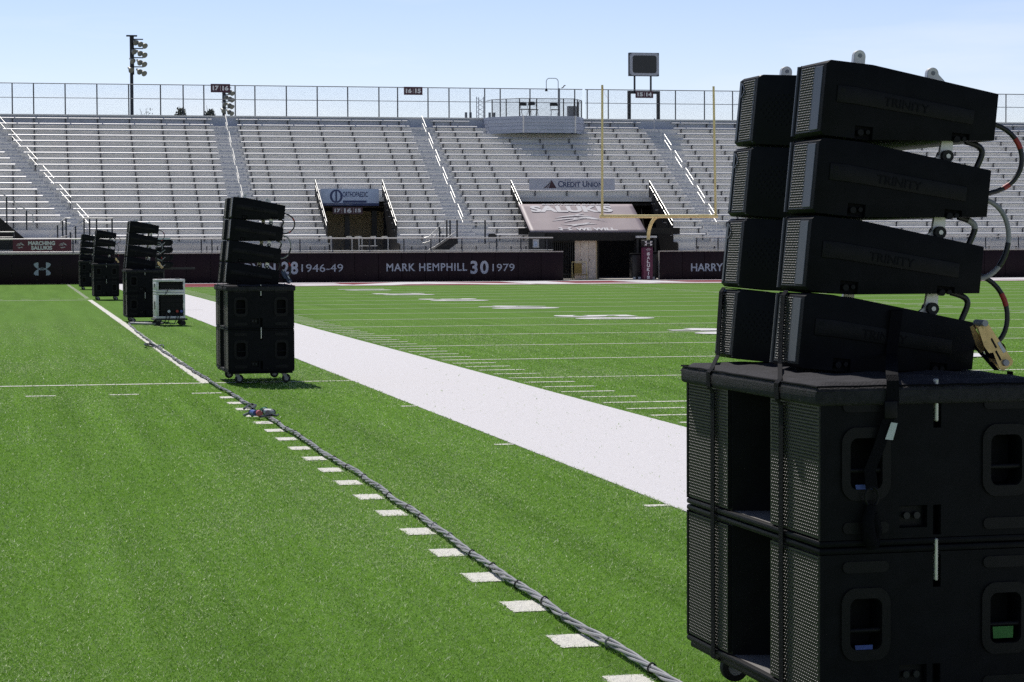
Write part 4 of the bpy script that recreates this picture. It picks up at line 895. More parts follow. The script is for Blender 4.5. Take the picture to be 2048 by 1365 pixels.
# --- subwoofer: front towards -x, width along y
SD, SW, SH = .79, 1.31, .505
def rrect(cx, cz, w_, h_, rad, n=5, bulge=0.0):
    out = []
    for sx, sz, t0 in ((1, 1, 0), (-1, 1, pi/2), (-1, -1, pi), (1, -1, 1.5*pi)):
        for i in range(n+1):
            t = t0+pi/2*i/n; out.append((cx+sx*(w_/2-rad)+rad*cos(t), cz+sz*(h_/2-rad)+rad*sin(t)))
    if bulge:
        out = [(x, z+bulge*(1-((x-cx)/(w_/2))**2)*(1 if z > cz else -1)) for x, z in out]
    return out
def make_sub():
    r = empty('subwoofer'); x0 = -SD/2
    q = MB()
    q.prism([(x0+.016, -SW/2+.002), (x0+.016, -.195), (x0+.36, -.09), (x0+.36, .09), (x0+.016, .195), (x0+.016, SW/2-.002), (SD/2, SW/2-.002), (SD/2, -SW/2+.002)], 'z', .022, SH-.022)
    o = q.build('cabinet', 'cab', r)
    cs = []
    for cx in (x0+.155, x0+.635):
        for s_ in (-1, 1):
            c = MB(); c.prism(rrect(cx, .262, .105, .150, .02, 4, .008), 'y', s_*SW/2-.09, s_*SW/2+.09); cs.append(c.build('cutter', 'void'))
    for z0, z1 in ((SH-.135, SH-.03), (.03, .125)):
        c = MB(); c.box(x0+.385, x0+.412, -SW/2-.05, -SW/2+.05, z0, z1); cs.append(c.build('cutter', 'void'))
    c = MB(); c.box(x0+.27, x0+.365, -SW/2-.05, -SW/2+.035, .055, .125); cs.append(c.build('cutter', 'void'))
    cut(o, cs)
    q = MB(); q.box(x0, SD/2+.0, -SW/2, SW/2, 0, .0215); q.box(x0, SD/2, -SW/2, SW/2, SH-.0215, SH); e = q.build('end_plate', 'cab', r); bevel(e, .008, 2)
    q = MB(); q.add([(x0+.018, -.194, .0225), (x0+.018, .194, .0225), (x0+.358, .09, .0225), (x0+.358, -.09, .0225)], [(0, 1, 2, 3)]); q.build('recess_floor', 'ledge', r)
    # grilles in front of dark voids
    for s_ in (-1, 1):
        yc = s_*(.195+(SW/2-.195)/2); gw = SW/2-.195-.03
        q = MB(); q.box(x0+.0075, x0+.0155, yc-gw/2, yc+gw/2, .03, SH-.03); bk = None
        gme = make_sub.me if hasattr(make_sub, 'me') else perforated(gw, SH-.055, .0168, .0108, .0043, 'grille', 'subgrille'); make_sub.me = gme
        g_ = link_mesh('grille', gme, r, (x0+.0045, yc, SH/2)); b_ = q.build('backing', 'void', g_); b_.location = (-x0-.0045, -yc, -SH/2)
    for s_ in (-1, 1):
        q = MB(); q.box(x0+.002, x0+.016, s_*SW/2-.0145*(s_ > 0), s_*SW/2+.0145*(s_ < 0), .022, SH-.022); q.build('edge_strip', 'cab', r)
    # handles (ring, bar) on the near side only get tape
    for i, cx in enumerate((x0+.155, x0+.635)):
        for s_ in (-1, 1):
            h = empty('handle', (cx, s_*SW/2, .262), 0); h.parent = r
            ring_o = rrect(0, 0, .165, .212, .04, 5, .012); ring_i = rrect(0, 0, .108, .153, .02, 5, .008); n_ = len(ring_o)
            q = MB(); ya, yb = s_*.006, -s_*.002
            vs = [(x, ya, z) for x, z in ring_o]+[(x, ya, z) for x, z in ring_i]+[(x, yb, z) for x, z in ring_o]+[(x, yb-s_*.03, z) for x, z in ring_i]
            fs = []
            for k in range(n_):
                k2 = (k+1) % n_; fs += [(k, k2, n_+k2, n_+k), (k, 2*n_+k, 2*n_+k2, k2), (n_+k, n_+k2, 3*n_+k2, 3*n_+k)]
            q.add(vs, fs); q.build('surround', 'handle', h, True)
            q = MB(); q.tube([(-.054, -s_*.012, -.022), (.054, -s_*.012, -.022)], .0085, 10); q.build('grip_bar', 'handle', h, True)
    for cx in (x0+.155, x0+.635):
        for z in (.060, SH-.062):
            q = MB(); q.prism(rrect(cx, z, .155, .036, .017), 'y', -SW/2-.003, -SW/2+.003); o = q.build('skid_plate', 'handle', r)
            for dx in (-.045, 0, .045): pass
    q = MB(); q.box(x0+.278, x0+.357, -SW/2+.030, -SW/2+.034, .06, .12)
    o = q.build('connector_panel', 'handle', r)
    for dx in (.300, .335):
        q = MB(); q.cyl((x0+dx, -SW/2+.029, .092), (x0+dx, -SW/2+.012, .092), .011, 12); q.build('socket', 'cabsmooth', o)
    q = MB(); q.box(x0+.391, x0+.401, -SW/2-.004, -SW/2+.02, SH-.115, SH+.02); o = q.build('rigging_bar', 'alubar', r); bevel(o, .003, 1)
    return r
# --- line array box: front towards -x at x = 0, side profile tapers to the rear
TD, TW, TH = .632, .87, .253; TT = math.atan2(TH/2-.080, TD-.165)
def make_top():
    r = empty('line_array_speaker'); h = TH/2
    prof = [(.014, -h), (.165, -h), (TD, -.080), (TD, .080), (.165, h), (.014, h), (0, h-.012), (0, -h+.012)]
    q = MB(); q.prism(prof, 'y', -TW/2, TW/2); o = q.build('cabinet', 'cab', r)
    c = MB(); c.prism([(-.05, -.165), (-.05, .238), (.0, .238), (.15, .07), (.15, -.05), (0, -.165)], 'z', -h-.05, h+.05); c = [c.build('cutter', 'void')]
    for s_ in (-1, 1):
        d = MB(); d.box(-.05, .006, *((.258, .408) if s_ > 0 else (-.335, -.185)), -h+.014, h-.012); c.append(d.build('cutter', 'void'))
    for s_ in (-1, 1):
        for xx, zz in ((.155, -h+.022), (TD-.125, -.090+.0)):
            d = MB(); d.box(xx-.032, xx+.032, s_*TW/2-.025, s_*TW/2+.025, zz-.02, zz+.022); c.append(d.build('cutter', 'void'))
    cut(o, c); bevel(o, .004, 2)
    # horn throat walls
    q = MB(); hz = h-.010
    for s_ in (-1, 1):
        pts = [(.004, -.166), (.03, -.146), (.08, -.104), (.149, -.051)] if s_ < 0 else [(.003, .240), (.010, .231), (.024, .217), (.05, .188), (.09, .142), (.149, .071)]
        for (xa, ya), (xb, yb) in zip(pts[:-1], pts[1:]):
                q.add([(xa, ya, -hz), (xb, yb, -hz), (xb, yb, hz), (xa, ya, hz)], [(0, 1, 2, 3)])
                q.add([(xa, ya, hz), (xb, yb, hz), (xb+.004, yb+s_*.008, h-.001), (xa+.004, ya+s_*.008, h-.001)], [(0, 1, 2, 3)])
                q.add([(xa, ya, -hz), (xb, yb, -hz), (xb+.004, yb+s_*.008, -h+.001), (xa+.004, ya+s_*.008, -h+.001)], [(0, 1, 2, 3)])
    q.add([(.149, -.051, -hz), (.149, .071, -hz), (.149, .071, hz), (.149, -.051, hz)], [(0, 1, 2, 3)])
    wg = q.build('waveguide', 'cabsmooth', r, True)
    for i, j, s_ in [(i, j, s_) for s_ in (1, -1) for i in range(9) for j in range(9)]:
        if 1:
            if i == j == 0: q = MB()
            y_, z_ = (i-4)*.0135+(.0067 if j % 2 else 0), (j-4)*.0135
            if y_*y_+z_*z_ < .0032:
                if 1:
                    u = .5+y_/.115; xx = .012+u*.125; yy = -(.160-u*.098) if s_ < 0 else .2315-(xx-.010)*1.135+.002; nrm = Vector((-.66, -s_*.75, 0)).normalized()
                    p = Vector((xx, yy, z_)); q.cyl(p+nrm*.006, p+nrm*.0068, .0042, 6)
        if i == j == 8: q.build('port_hole', 'void', wg)
    for s_ in (-1, 1):
        q = MB(); yb_ = -.172 if s_ < 0 else .2475
        q.tube([(.012, yb_, -h+.006), (.012, yb_, h-.006)], .0165 if s_ < 0 else .010, 14); q.build('bullnose', 'cabsmooth', r, True)
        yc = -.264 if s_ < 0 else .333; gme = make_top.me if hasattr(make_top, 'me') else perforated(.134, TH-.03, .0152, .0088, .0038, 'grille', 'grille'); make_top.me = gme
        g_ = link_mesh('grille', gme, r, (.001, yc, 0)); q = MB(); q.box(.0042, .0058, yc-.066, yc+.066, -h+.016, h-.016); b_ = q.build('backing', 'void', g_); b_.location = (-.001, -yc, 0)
        q = MB(); q.box(-.0022, .006, *((.409, .427) if s_ > 0 else (-.408, -.337)), -h+.018, h-.018); o = q.build('trim_strip', 'strip', r); bevel(o, .002, 1)
        q = MB(); a = math.atan2(.05, .40)
        q.prism([(.045, .046), (.115, .046), (TD-.085, .015), (TD-.085, -.035), (.115, -.012), (.045, -.012)], 'y', *sorted((s_*(TW/2-.001), s_*(TW/2+.006)))); o = q.build('hand_rail', 'handle', r); bevel(o, .003, 2)
        for zz in (.005, .03): q = MB(); q.box(.057, .075, *sorted((s_*(TW/2+.0061), s_*(TW/2+.0068))), zz-.008, zz+.006); q.build('rail_slot', 'void', o)
        letter('lettering', 'TRINITY', .165, .030, 'cab', o, (.215 if s_ < 0 else .38, s_*(TW/2+.0062), -.006), .01, (0, .065*(1 if s_ < 0 else -1), 0 if s_ < 0 else pi), depth=.0016)
        for xx, zz in ((.155, -h+.022), (TD-.125, -.090)):
            q = MB(); q.cyl((xx-.012, s_*(TW/2-.02), zz), (xx-.012, s_*(TW/2+.003), zz), .011, 12); q.cyl((xx+.016, s_*(TW/2-.02), zz+.004), (xx+.016, s_*(TW/2-.002), zz+.004), .008, 10); q.build('rigging_pin', 'handle', r)
    q = MB()
    pass
    # arrow shaped badge
    b_ = MB(); b_.T = Matrix.Translation((-.0030, .386, .078))
    for sg in (1, -1): b_.prism([(-.022, sg*.002), (-.014, sg*.002), (.018, sg*.026), (.008, sg*.026)], 'x', 0, .002)
    b_.prism([(.016, -.026), (.022, -.026), (.022, .026), (.016, .026)], 'x', 0, .002); b_.build('badge', 'cabsmooth', r)
    q = MB(); q.box(TD, TD+.012, -.25, .25, -.055, .055); q.build('rear_panel', 'handle', r)
    for s_ in (-1, 1):   # front rigging lug and rear link arm up to the next box
        pass
    return r
def rear_link(parent, length):
    "aluminium arm rising from the tapered rear top to the box above, with its knob"
    for s_ in (-1, 1):
        q = MB(); x = TD-.155; z0 = .085; y_ = s_*(TW/2-.06)
        q.prism([(x-.02, z0-.01), (x+.03, z0-.01), (x+.028, z0+length), (x-.012, z0+length)], 'y', y_-.008, y_+.008)
        q.prism([(x-.050, z0+.005), (x-.015, z0-.005), (x-.015, z0+.035)], 'y', y_-.007, y_+.007); o = q.build('link_arm', 'alubar', parent)
        q = MB(); q.cyl((x+.006, y_-.028, z0+.03), (x+.006, y_+.028, z0+.03), .021, 16); k = q.build('knob', 'rubber', o, True)
        q = MB(); q.cyl((x+.006, y_-.031, z0+.03), (x+.006, y_+.031, z0+.03), .008, 10); q.build('pin', 'alubar', o)
def lugs(parent):
    for s_ in (-1, 1):
        y_ = s_*(TW/2-.085)
        for x, z, sl in ((.145, TH/2-.005, 0), (TD-.215, .093, 1)):
            q = MB()
            out = [(x+.021*cos(t), z+.038+.021*sin(t)) for t in [pi*i/10 for i in range(11)]]
            out = out+([(x-.021, z-.01), (x+.021, z-.01)] if not sl else [(x-.02, z+.0), (x+.085, z-.015)])
            q.prism(out, 'y', y_-.012, y_+.012); o = q.build('hoist_lug', 'alubar', parent); bevel(o, .002, 1)
            q = MB(); q.cyl((x, y_-.0135, z+.040), (x, y_+.0135, z+.040), .0075, 10); q.build('lug_hole', 'hub', o)
def make_cover():
    r = empty('stack_cover'); q = MB(); o_ = .017
    nx, ny = 26, 40; vs = []; fs = []
    def nrm_h(u, v_): 
        e = min(u, 1-u)*SD; f = min(v_, 1-v_)*SW; e = min(e, f); rz = .018*min(1, (e/.02))**.5
        return rz+.0035*sin(u*23+v_*9)*min(1, e/.1)+.003*sin(v_*41)*min(1, e/.1)
    q.box(-SD/2-o_, SD/2+o_, -SW/2-o_, SW/2+o_, -.058, .0)
    b = q.build('skirt', 'fabric', r); bevel(b, .014, 3)
    q = MB()
    for j in range(ny+1):
        for i in range(nx+1):
            u, v_ = i/nx, j/ny; vs.append(((u-.5)*(SD+2*o_-.012), (v_-.5)*(SW+2*o_-.012), -.004+nrm_h(u, v_)))
    for j in range(ny):
        for i in range(nx): k = j*(nx+1)+i; fs.append((k, k+1, k+nx+2, k+nx+1))
    q.add(vs, fs); q.build('padded_top', 'fabric', r, True)
    e = [(-SD/2-o_+.004, -SW/2-o_+.004), (SD/2+o_-.004, -SW/2-o_+.004), (SD/2+o_-.004, SW/2+o_-.004), (-SD/2-o_+.004, SW/2+o_-.004)]
    q = MB(); q.tube([(x, y, .002+.0015*sin(i*3)) for i, (x, y) in enumerate([tuple(Vector(e[k]).lerp(Vector(e[(k+1) % 4]), t/12)) for k in range(4) for t in range(12)]+[e[0]])], .0035, 6); q.build('piping', 'web', r, True)
    q = MB(); q.tube([(x*1.004, y*1.004, -.014) for x, y in e+[e[0]]], .003, 6); q.build('seam', 'fabric', r, True)
    return r
def make_dolly():
    r = empty('caster_dolly')
    q = MB(); q.box(-SD/2+.012, SD/2-.02, -SW/2+.012, SW/2-.012, .116, .1385); o = q.build('board', 'cab', r); bevel(o, .006, 2)
    for sx in (-1, 1):
        for sy in (-1, 1):
            cx, cy = sx*(SD/2-.115), sy*(SW/2-.12); h = empty('caster', (cx, cy, 0)); h.parent = r
            q = MB(); q.box(-.05, .05, -.042, .042, .110, .1155)
            for s_ in (-1, 1): q.prism([(-.028, .110), (.028, .110), (.045, .05), (.015, .05)], 'y', s_*.030-.003, s_*.030+.003)
            q.build('fork', 'hub', h)
            q = MB(); q.cyl((.03, -.019, .052), (.03, .019, .052), .052, 24); o = q.build('wheel', 'rubber', h); bevel(o, .006, 2)
            q = MB(); q.cyl((.03, -.021, .052), (.03, .021, .052), .028, 16); q.build('hub', 'hub', h)
    return r
SUB, TOP, COV, DOL = make_sub(), make_top(), make_cover(), make_dolly()
TOPL = copy_tree(TOP); rear_link(TOPL, .105)
TOPU = copy_tree(TOP); lugs(TOPU)
used = {}
def place(proto, name, loc, rot, label, cat, group):
    if not used.get(proto.name): o = proto; used[proto.name] = 1
    else: o = copy_tree(proto)
    o.name = name; o.location = loc; o.rotation_euler = rot
    return tag(o, label, cat, group)
STK = [  # front-near corner survey -> x of the front, y of the near side, sub turn, array offset, array turn, wording
 (2.417, 7.31, 1.8, (.125, .304), 1.3, 'of the nearest stack at right'),
 (2.385, 27.35, 1.3, (.015, .12), 1.2, 'of the second nearest stack'),
 (2.262, 50.15, 1.2, (.012, .14), 1.2, 'of the stack beside silver cases'),
 (2.285, 72.75, 1.0, (.015, .14), 1.0, 'of the second farthest stack'),
 (2.36, 91.9, 1.0, (.015, .14), 1.0, 'of the farthest stack by the field wall')]
ZB = .14; ZC = ZB+2*SH+.002; CT = .0165
stacks = []
for si, (fx, fy, rs, (dx, dy), rt, wd) in enumerate(STK):
    a = radians(rs); base = Vector((fx+SD/2*cos(a), fy+SD/2*sin(a), 0))
    place(DOL, 'caster_dolly', base, (0, 0, a), 'black wheeled dolly under the speakers '+wd, 'dolly', 'wheeled dollies under the speaker stacks')
    place(SUB, 'subwoofer', base+Vector((0, 0, ZB)), (0, 0, a), 'lower big black subwoofer '+wd, 'speaker', 'black subwoofers on the dollies')
    place(SUB, 'subwoofer', base+Vector((0, 0, ZB+SH+.002)), (0, 0, a), 'upper big black subwoofer '+wd, 'speaker', 'black subwoofers on the dollies')
    place(COV, 'stack_cover', base+Vector((0, 0, ZC)), (0, 0, a), 'dark padded fabric cover on the subwoofers '+wd, 'cover', 'padded covers on the subwoofers')
    b_ = radians(rt); tilt = TT; ux = Vector((cos(b_), sin(b_), 0)); up = ux*sin(tilt)+Vector((0, 0, cos(tilt)))
    # lowest box rests on its tapered underside; front lower edge stands a little proud
    f0 = Vector((fx+dx, fy+dy, ZC+CT)); 
    axis = ux*cos(tilt)-Vector((0, 0, sin(tilt)))
    rear_low = axis*TD-up*.080; z_need = ZC+CT-rear_low.z
    org = Vector((f0.x, f0.y, z_need))+ux*(TH/2*sin(tilt))
    tops = []
    for k in range(4):
        P = org+up*(.262*k)
        rot = Matrix.Rotation(b_, 4, 'Z') @ Matrix.Rotation(tilt, 4, 'Y')
        nmk = ['lowest', 'second lowest', 'second highest', 'topmost'][k]
        o = place(TOPU if k == 3 else TOPL, 'line_array_speaker', P, rot.to_euler(), f'{nmk} black line array speaker '+wd, 'speaker', 'black line array speakers in the stacks'); tops.append((P, rot))
    stacks.append((base, a, tops, org, up, axis, ux, wd, b_))
for o in (TOP,):
    if not used.get('x'):
        for c in list(o.children_recursive): bpy.data.objects.remove(c)
        bpy.data.objects.remove(o)
# straps, cables, ratchets
def loc2w(P, rot, v): return P+(rot.to_3x3() @ Vector(v))
GS, GC, GR, GE = 'black webbing straps on the stacks', 'looped cables behind the arrays', 'ratchet buckles behind the stacks', 'tape tabs on the near stack'
for si, (base, a, tops, org, up, axis, ux, wd, b_) in enumerate(stacks):
    cs, sn = cos(a), sin(a)
    def W(x, y, z): return Vector((base.x+x*cs-y*sn, base.y+x*sn+y*cs, z))
    P0, r0 = tops[0]
    for j, (ysub, ytop) in enumerate(((.34, .40), (-.335, -.255)) if si == 0 else ((.30, .33), (-.30, -.24))):
        x0 = -SD/2
        pts = [W(x0+.02, ysub, .112), W(x0-.004, ysub, .125), W(x0-.006, ysub, .5), W(x0-.006, ysub, ZC-.075), W(x0-.021, ysub, ZC-.055), W(x0-.022, ysub, ZC-.004), W(x0-.010, ysub, ZC+.008)]
        y2 = ytop if si else ytop-.02
        pts += [loc2w(P0, r0, (-.012, y2-.02, -TH/2+.005)), loc2w(P0, r0, (-.010, y2+.005, -.02)), loc2w(P0, r0, (-.009, y2+.02, TH/2-.012)), loc2w(P0, r0, (.0, y2+.02, TH/2+.004)), loc2w(P0, r0, (.165, y2+.02, TH/2+.0035)), loc2w(P0, r0, (TD, y2+.02, .083)), loc2w(P0, r0, (TD+.02, y2+.02, .06))]
        pts += [W(SD/2-.03, ysub, ZC+.024), W(SD/2+.018, ysub, ZC+.02), W(SD/2+.022, ysub, ZC-.06), W(SD/2+.006, ysub, ZC-.08), W(SD/2+.006, ysub, .3), W(SD/2-.0, ysub, .112)]
        q = MB(); q.ribbon(pts, (-sn, cs, 0), .040, .003); o = q.build('webbing_strap', 'web')
        tag(o, f'black webbing strap down the front, {"far" if j == 0 else "near"} one '+wd, 'strap', GS)
    # ratchet
    rr_ = empty('ratchet_buckle', W(SD/2-.115, -.30, ZC+.02) if si == 0 else W(SD/2-.12, -.28, ZC+.02), a, ('golden zinc ratchet buckle leaning behind the array ' if si != 1 else 'dark blue ratchet buckle leaning behind the array ')+wd, 'ratchet', GR)
    q = MB(); d = Vector((-.50, 0, .86)).normalized()*.82; rr0 = Vector((.125, 0, .02))
    def along(t, off=0): p = rr0+d*t+Vector((d.z, 0, -d.x))*off; return (p.x, p.z)
    hs = MB()
    for y_ in (-.024, .024): hs.prism([along(-.012, -.022), along(.0, -.034), along(.04, -.030), along(.13, -.018), along(.20, -.014), along(.212, 0), along(.20, .014), along(.13, .020), along(.04, .030), along(0, .034), along(-.012, .022)], 'y', y_-.0022, y_+.0022)
    zc_ = 'zinc' if si != 1 else 'bluedark'; hs.build('handle_plate', zc_, rr_)
    q = MB()
    for y_ in (-.03, .03):
        q = MB(); q.prism([along(.20, -.035), along(.12, -.050), along(.085, -.045), along(.075, -.02), along(.10, -.012), along(.20, -.02)], 'y', y_-.002, y_+.002)
        q.build('base_plate', zc_, rr_)
    q = MB(); 
    for t in (.012, .20): p = rr0+d*t; q.cyl((p.x, -.036, p.z), (p.x, .036, p.z), .011, 12)
    q.build('spool', 'hub', rr_)
    q = MB(); p = rr0+d*.07; q.cyl((p.x, -.02, p.z), (p.x, .02, p.z), .03, 16); q.build('webbing_roll', 'web', rr_)
    q = MB(); q.prism([along(.05, .012), along(.10, .010), along(.10, .022), along(.05, .026)], 'y', -.0275, -.0265); q.build('paper_label', 'label', rr_)
    for t, o_ in ((.085, -.004), (.03, -.012)): 
        q = MB(); q.prism([along(t, o_-.004), along(t+.045, o_-.004), along(t+.045, o_+.004), along(t, o_+.004)], 'y', -.0272, -.0264); q.build('slot', 'void', rr_)
    # looped cables between boxes
    for k in (3, 2, 1):
        Pu, ru = tops[k]; Pl, rl = tops[k-1]
        yy = -TW/2+.07
        def bez(A_, B_, oa, ob, n=18):
            return [A_*(1-t)**3+(A_+oa)*3*t*(1-t)**2+(B_+ob)*3*t*t*(1-t)+B_*t**3 for t in [i/n for i in range(n+1)]]
        kk = {3: (.17, .20, -.02), 2: (.17, .14, -.05), 1: (.18, .19, -.10)}[k]
        A_ = loc2w(Pu, ru, (TD+.0, yy, -.015)); B_ = loc2w(Pl, rl, (TD+.0, yy, .0 if k != 2 else -.03))
        pts = bez(A_, B_, Vector((kk[0], 0, -.02)), Vector((kk[1], -.02, kk[2]+.03)))
        r = empty('looped_cable', A_, 0, f'{["","lowest","middle","highest"][k]} outer cable loop behind the array '+wd, 'cable', GC); pts = [p-A_ for p in pts]
        q = MB(); q.tube(pts, .0088, 10); q.build('jacket', 'cableblack' if k != 2 else 'cable', r, True)
        if k != 2:
            for t in (5, 14): q = MB(); q.tube(pts[t:t+2+(t == 5)], .0096, 10); q.build('red_marker', 'redtape', r, True)
        else:
            q = MB(); q.tube(pts[9:14], .0095, 10); q.build('sleeve', 'cableblack', r, True)
        A_ = loc2w(Pu, ru, (TD-.06, yy+.03, -.085)); B_ = loc2w(Pl, rl, (TD-.012, yy+.03, .082))
        pts = bez(A_, B_, Vector((.09, 0, -.02)), Vector((.025, 0, .06)))
        r = empty('looped_cable', A_, 0, f'{["","lowest","middle","highest"][k]} inner cable loop behind the array '+wd, 'cable', GC); pts = [p-A_ for p in pts]
        q = MB(); q.tube(pts, .0105, 10); q.build('jacket', 'cableblack', r, True)
        if k == 2: q = MB(); q.tube(pts[3:11], .0112, 10); q.build('sleeve', 'cable', r, True)
# loose strap with hook on the near side of the nearest stack
base, a, tops, org, up, axis, ux, wd, b_ = stacks[0]
cs, sn = cos(a), sin(a)
def W(x, y, z): return Vector((base.x+x*cs-y*sn, base.y+x*sn+y*cs, z))
P0, r0 = tops[0]; ls = empty('loose_strap', W(-.13, -SW/2, ZC), a, 'loose black strap with white tag and hook hanging on the nearest stack', 'strap')
def LS(p): v = p-ls.location; return Vector((v.x*cs+v.y*sn, -v.x*sn+v.y*cs, v.z))
q = MB(); q.ribbon([LS(loc2w(P0, r0, (.33, 0, .103))), LS(loc2w(P0, r0, (.33, -TW/2+.03, .106))), LS(loc2w(P0, r0, (.33, -TW/2-.014, .095))), LS(loc2w(P0, r0, (.325, -TW/2-.014, -.05))), Vector((-.025, -.005+.0, .035)), Vector((-.03, -.024, .018)), Vector((-.032, -.026, -.06)), Vector((-.045, -.022, -.10))], (1, 0, 0), .042, .003); q.build('webbing', 'web', ls)
q = MB(); q.box(-.062, -.018, -.036, -.022, -.10, -.045); o = q.build('buckle', 'handle', ls); bevel(o, .004, 2)
q = MB(); q.add([(-.058, -.030, -.165), (-.032, -.030, -.168), (-.018, -.034, -.115), (-.040, -.034, -.112)], [(0, 1, 2, 3)]); o = q.build('paper_tag', 'label', ls)
q = MB(); q.ribbon([(-.045, -.025, -.10), (-.075, -.022, -.19), (-.105, -.020, -.26), (-.10, -.024, -.32)], (1, 0, 0), .040, .003); q.build('webbing_tail', 'web', ls)
q = MB(); q.tube([(-.10+.022*cos(t), -.024, -.345+.03*sin(t)) for t in [2*pi*i/16 for i in range(17)]], .004, 6); q.build('hook', 'handle', ls, True)
q = MB(); q.tube([(-.10, -.02, -.37), (-.102, -.02, -.39), (-.115, -.03, -.42), (-.11, -.03, -.47), (-.095, -.025, -.50)], .017, 10, .024); q.tube([(-.095, -.025, -.40), (-.08, -.03, -.45), (-.09, -.02, -.505)], .016, 8, .012); q.build('strap_bundle', 'web', ls, True)
# tape tabs in the handle cups
for i, (xx, z, c_, nm) in enumerate(((-SD/2+.150, ZB+SH+.002+.190, 'bluetape', 'blue'), (-SD/2+.150, ZB+.190, 'bluetape', 'blue'), (-SD/2+.628, ZB+.205, 'greentape', 'green'))):
    q = MB(); w_ = .03 if i < 2 else .036
    q.add([(-w_, -.001, -.008), (w_*.9, -.001, -.008), (w_*1.0-.004, -.004, .007 if i < 2 else .030), (-w_-.004, -.004, .007 if i < 2 else .030)], [(0, 1, 2, 3)])
    o = q.build('tape_tab', c_); o.location = W(xx, -SW/2-.004, z); o.rotation_euler = (0, 0, a)
    tag(o, f'{nm} tape tab in the {"upper" if i == 0 else "lower"} {"left" if i < 2 else "right"} handle of the nearest stack', 'tape', GE)
# ------------------------------------------------------------------ silver equipment cases
def case(loc, rz, h, label, lower):
    r = empty('equipment_case', loc, rz, label, 'case', 'silver equipment cases'); w_, d_ = .60, .60
    q = MB()
    q.box(-w_/2, w_/2, -d_/2, d_/2, 0, .05); q.box(-w_/2, w_/2, -d_/2, d_/2, h-.05, h); q.box(-w_/2, -w_/2+.05, -d_/2, d_/2, .0505, h-.0505); q.box(w_/2-.04, w_/2, -d_/2, d_/2, .0505, h-.0505)
    o = q.build('shell', 'case', r); bevel(o, .006, 2)
    q = MB(); q.box(-w_/2+.08, w_/2-.05, -d_/2+.05, d_/2-.02, .06, h-.06); q.build('interior', 'void', r)
    q = MB()
    rows = int((h-.12)/.09)
    for i in range(rows):
        q = MB(); q.box(-w_/2+.09, w_/2-.06, -d_/2+.03, -d_/2+.049, .065+.09*i, .065+.09*i+.082); p = q.build('rack_unit', 'handle', r)
        q = MB()
        for k in range(5): q.cyl((-.20+.1*k, -d_/2+.029, .105+.09*i), (-.20+.1*k, -d_/2+.018, .105+.09*i), .012, 8)
        q.build('socket', 'handle', p)
    if lower:
        for x, c_ in ((-.04, 'label'), (.13, 'redtape'), (.22, 'bluetape')): q = MB(); q.cyl((x, -d_/2+.028, .15), (x, -d_/2-.005, .15), .030, 12); q.build('connector', c_, r)
        for x in (-.10, -.03, .12, .17): q = MB(); q.tube([(x, -d_/2+.01, .14), (x+.01, -d_/2-.04, .06), (x-.02, -d_/2-.03, -.04), (x-.05, -d_/2+.03, -.11)], .009, 6); q.build('patch_cable', 'cableblack', r)
    else:
        q = MB(); q.tube([(-.05, -d_/2+.02, .10), (-.07, -d_/2-.03, .03), (-.12, -d_/2-.02, -.05)], .007, 6); q.build('patch_cable', 'cableblack', r)
    for x in (-w_/2+.10, w_/2-.12): q = MB(); q.cyl((x, 0, h), (x, 0, h+.02), .055, 12); q.build('stacking_cup', 'black', r)
    q = MB(); q.box(-w_/2-.004, -w_/2-.0005, -.10, .10, h*.35, h*.65); q.build('side_handle', 'black', r)
    q = MB(); q.box(w_/2-.043, w_/2-.003, -d_/2-.004, -d_/2-.0005, h*.4, h*.6); q.build('latch', 'alubar', r)
    return r
rx, ry = 3.07, 47.75
case((rx, ry, .15), radians(3.5), .545, 'tall lower silver equipment case full of cables beside the third stack', True)
case((rx, ry, .70), radians(3.5), .27, 'short upper silver equipment case on top of the taller case', False)
r = empty('case_dolly', (rx, ry, 0), radians(3.5), 'low dark wheeled dolly carrying the two silver cases', 'dolly')
q = MB(); q.box(-.34, .34, -.33, .33, .115, .148); q.build('board', 'black', r)
for sx in (-1, 1):
    for sy in (-1, 1):
        q = MB(); q.cyl((sx*.26, sy*.24-.02, .055), (sx*.26, sy*.24+.02, .055), .055, 18); o = q.build('wheel', 'rubber', r); q = MB(); q.box(sx*.26-.03, sx*.26+.03, sy*.24-.03, sy*.24+.03, .10, .1145); q.build('caster_plate', 'hub', o)
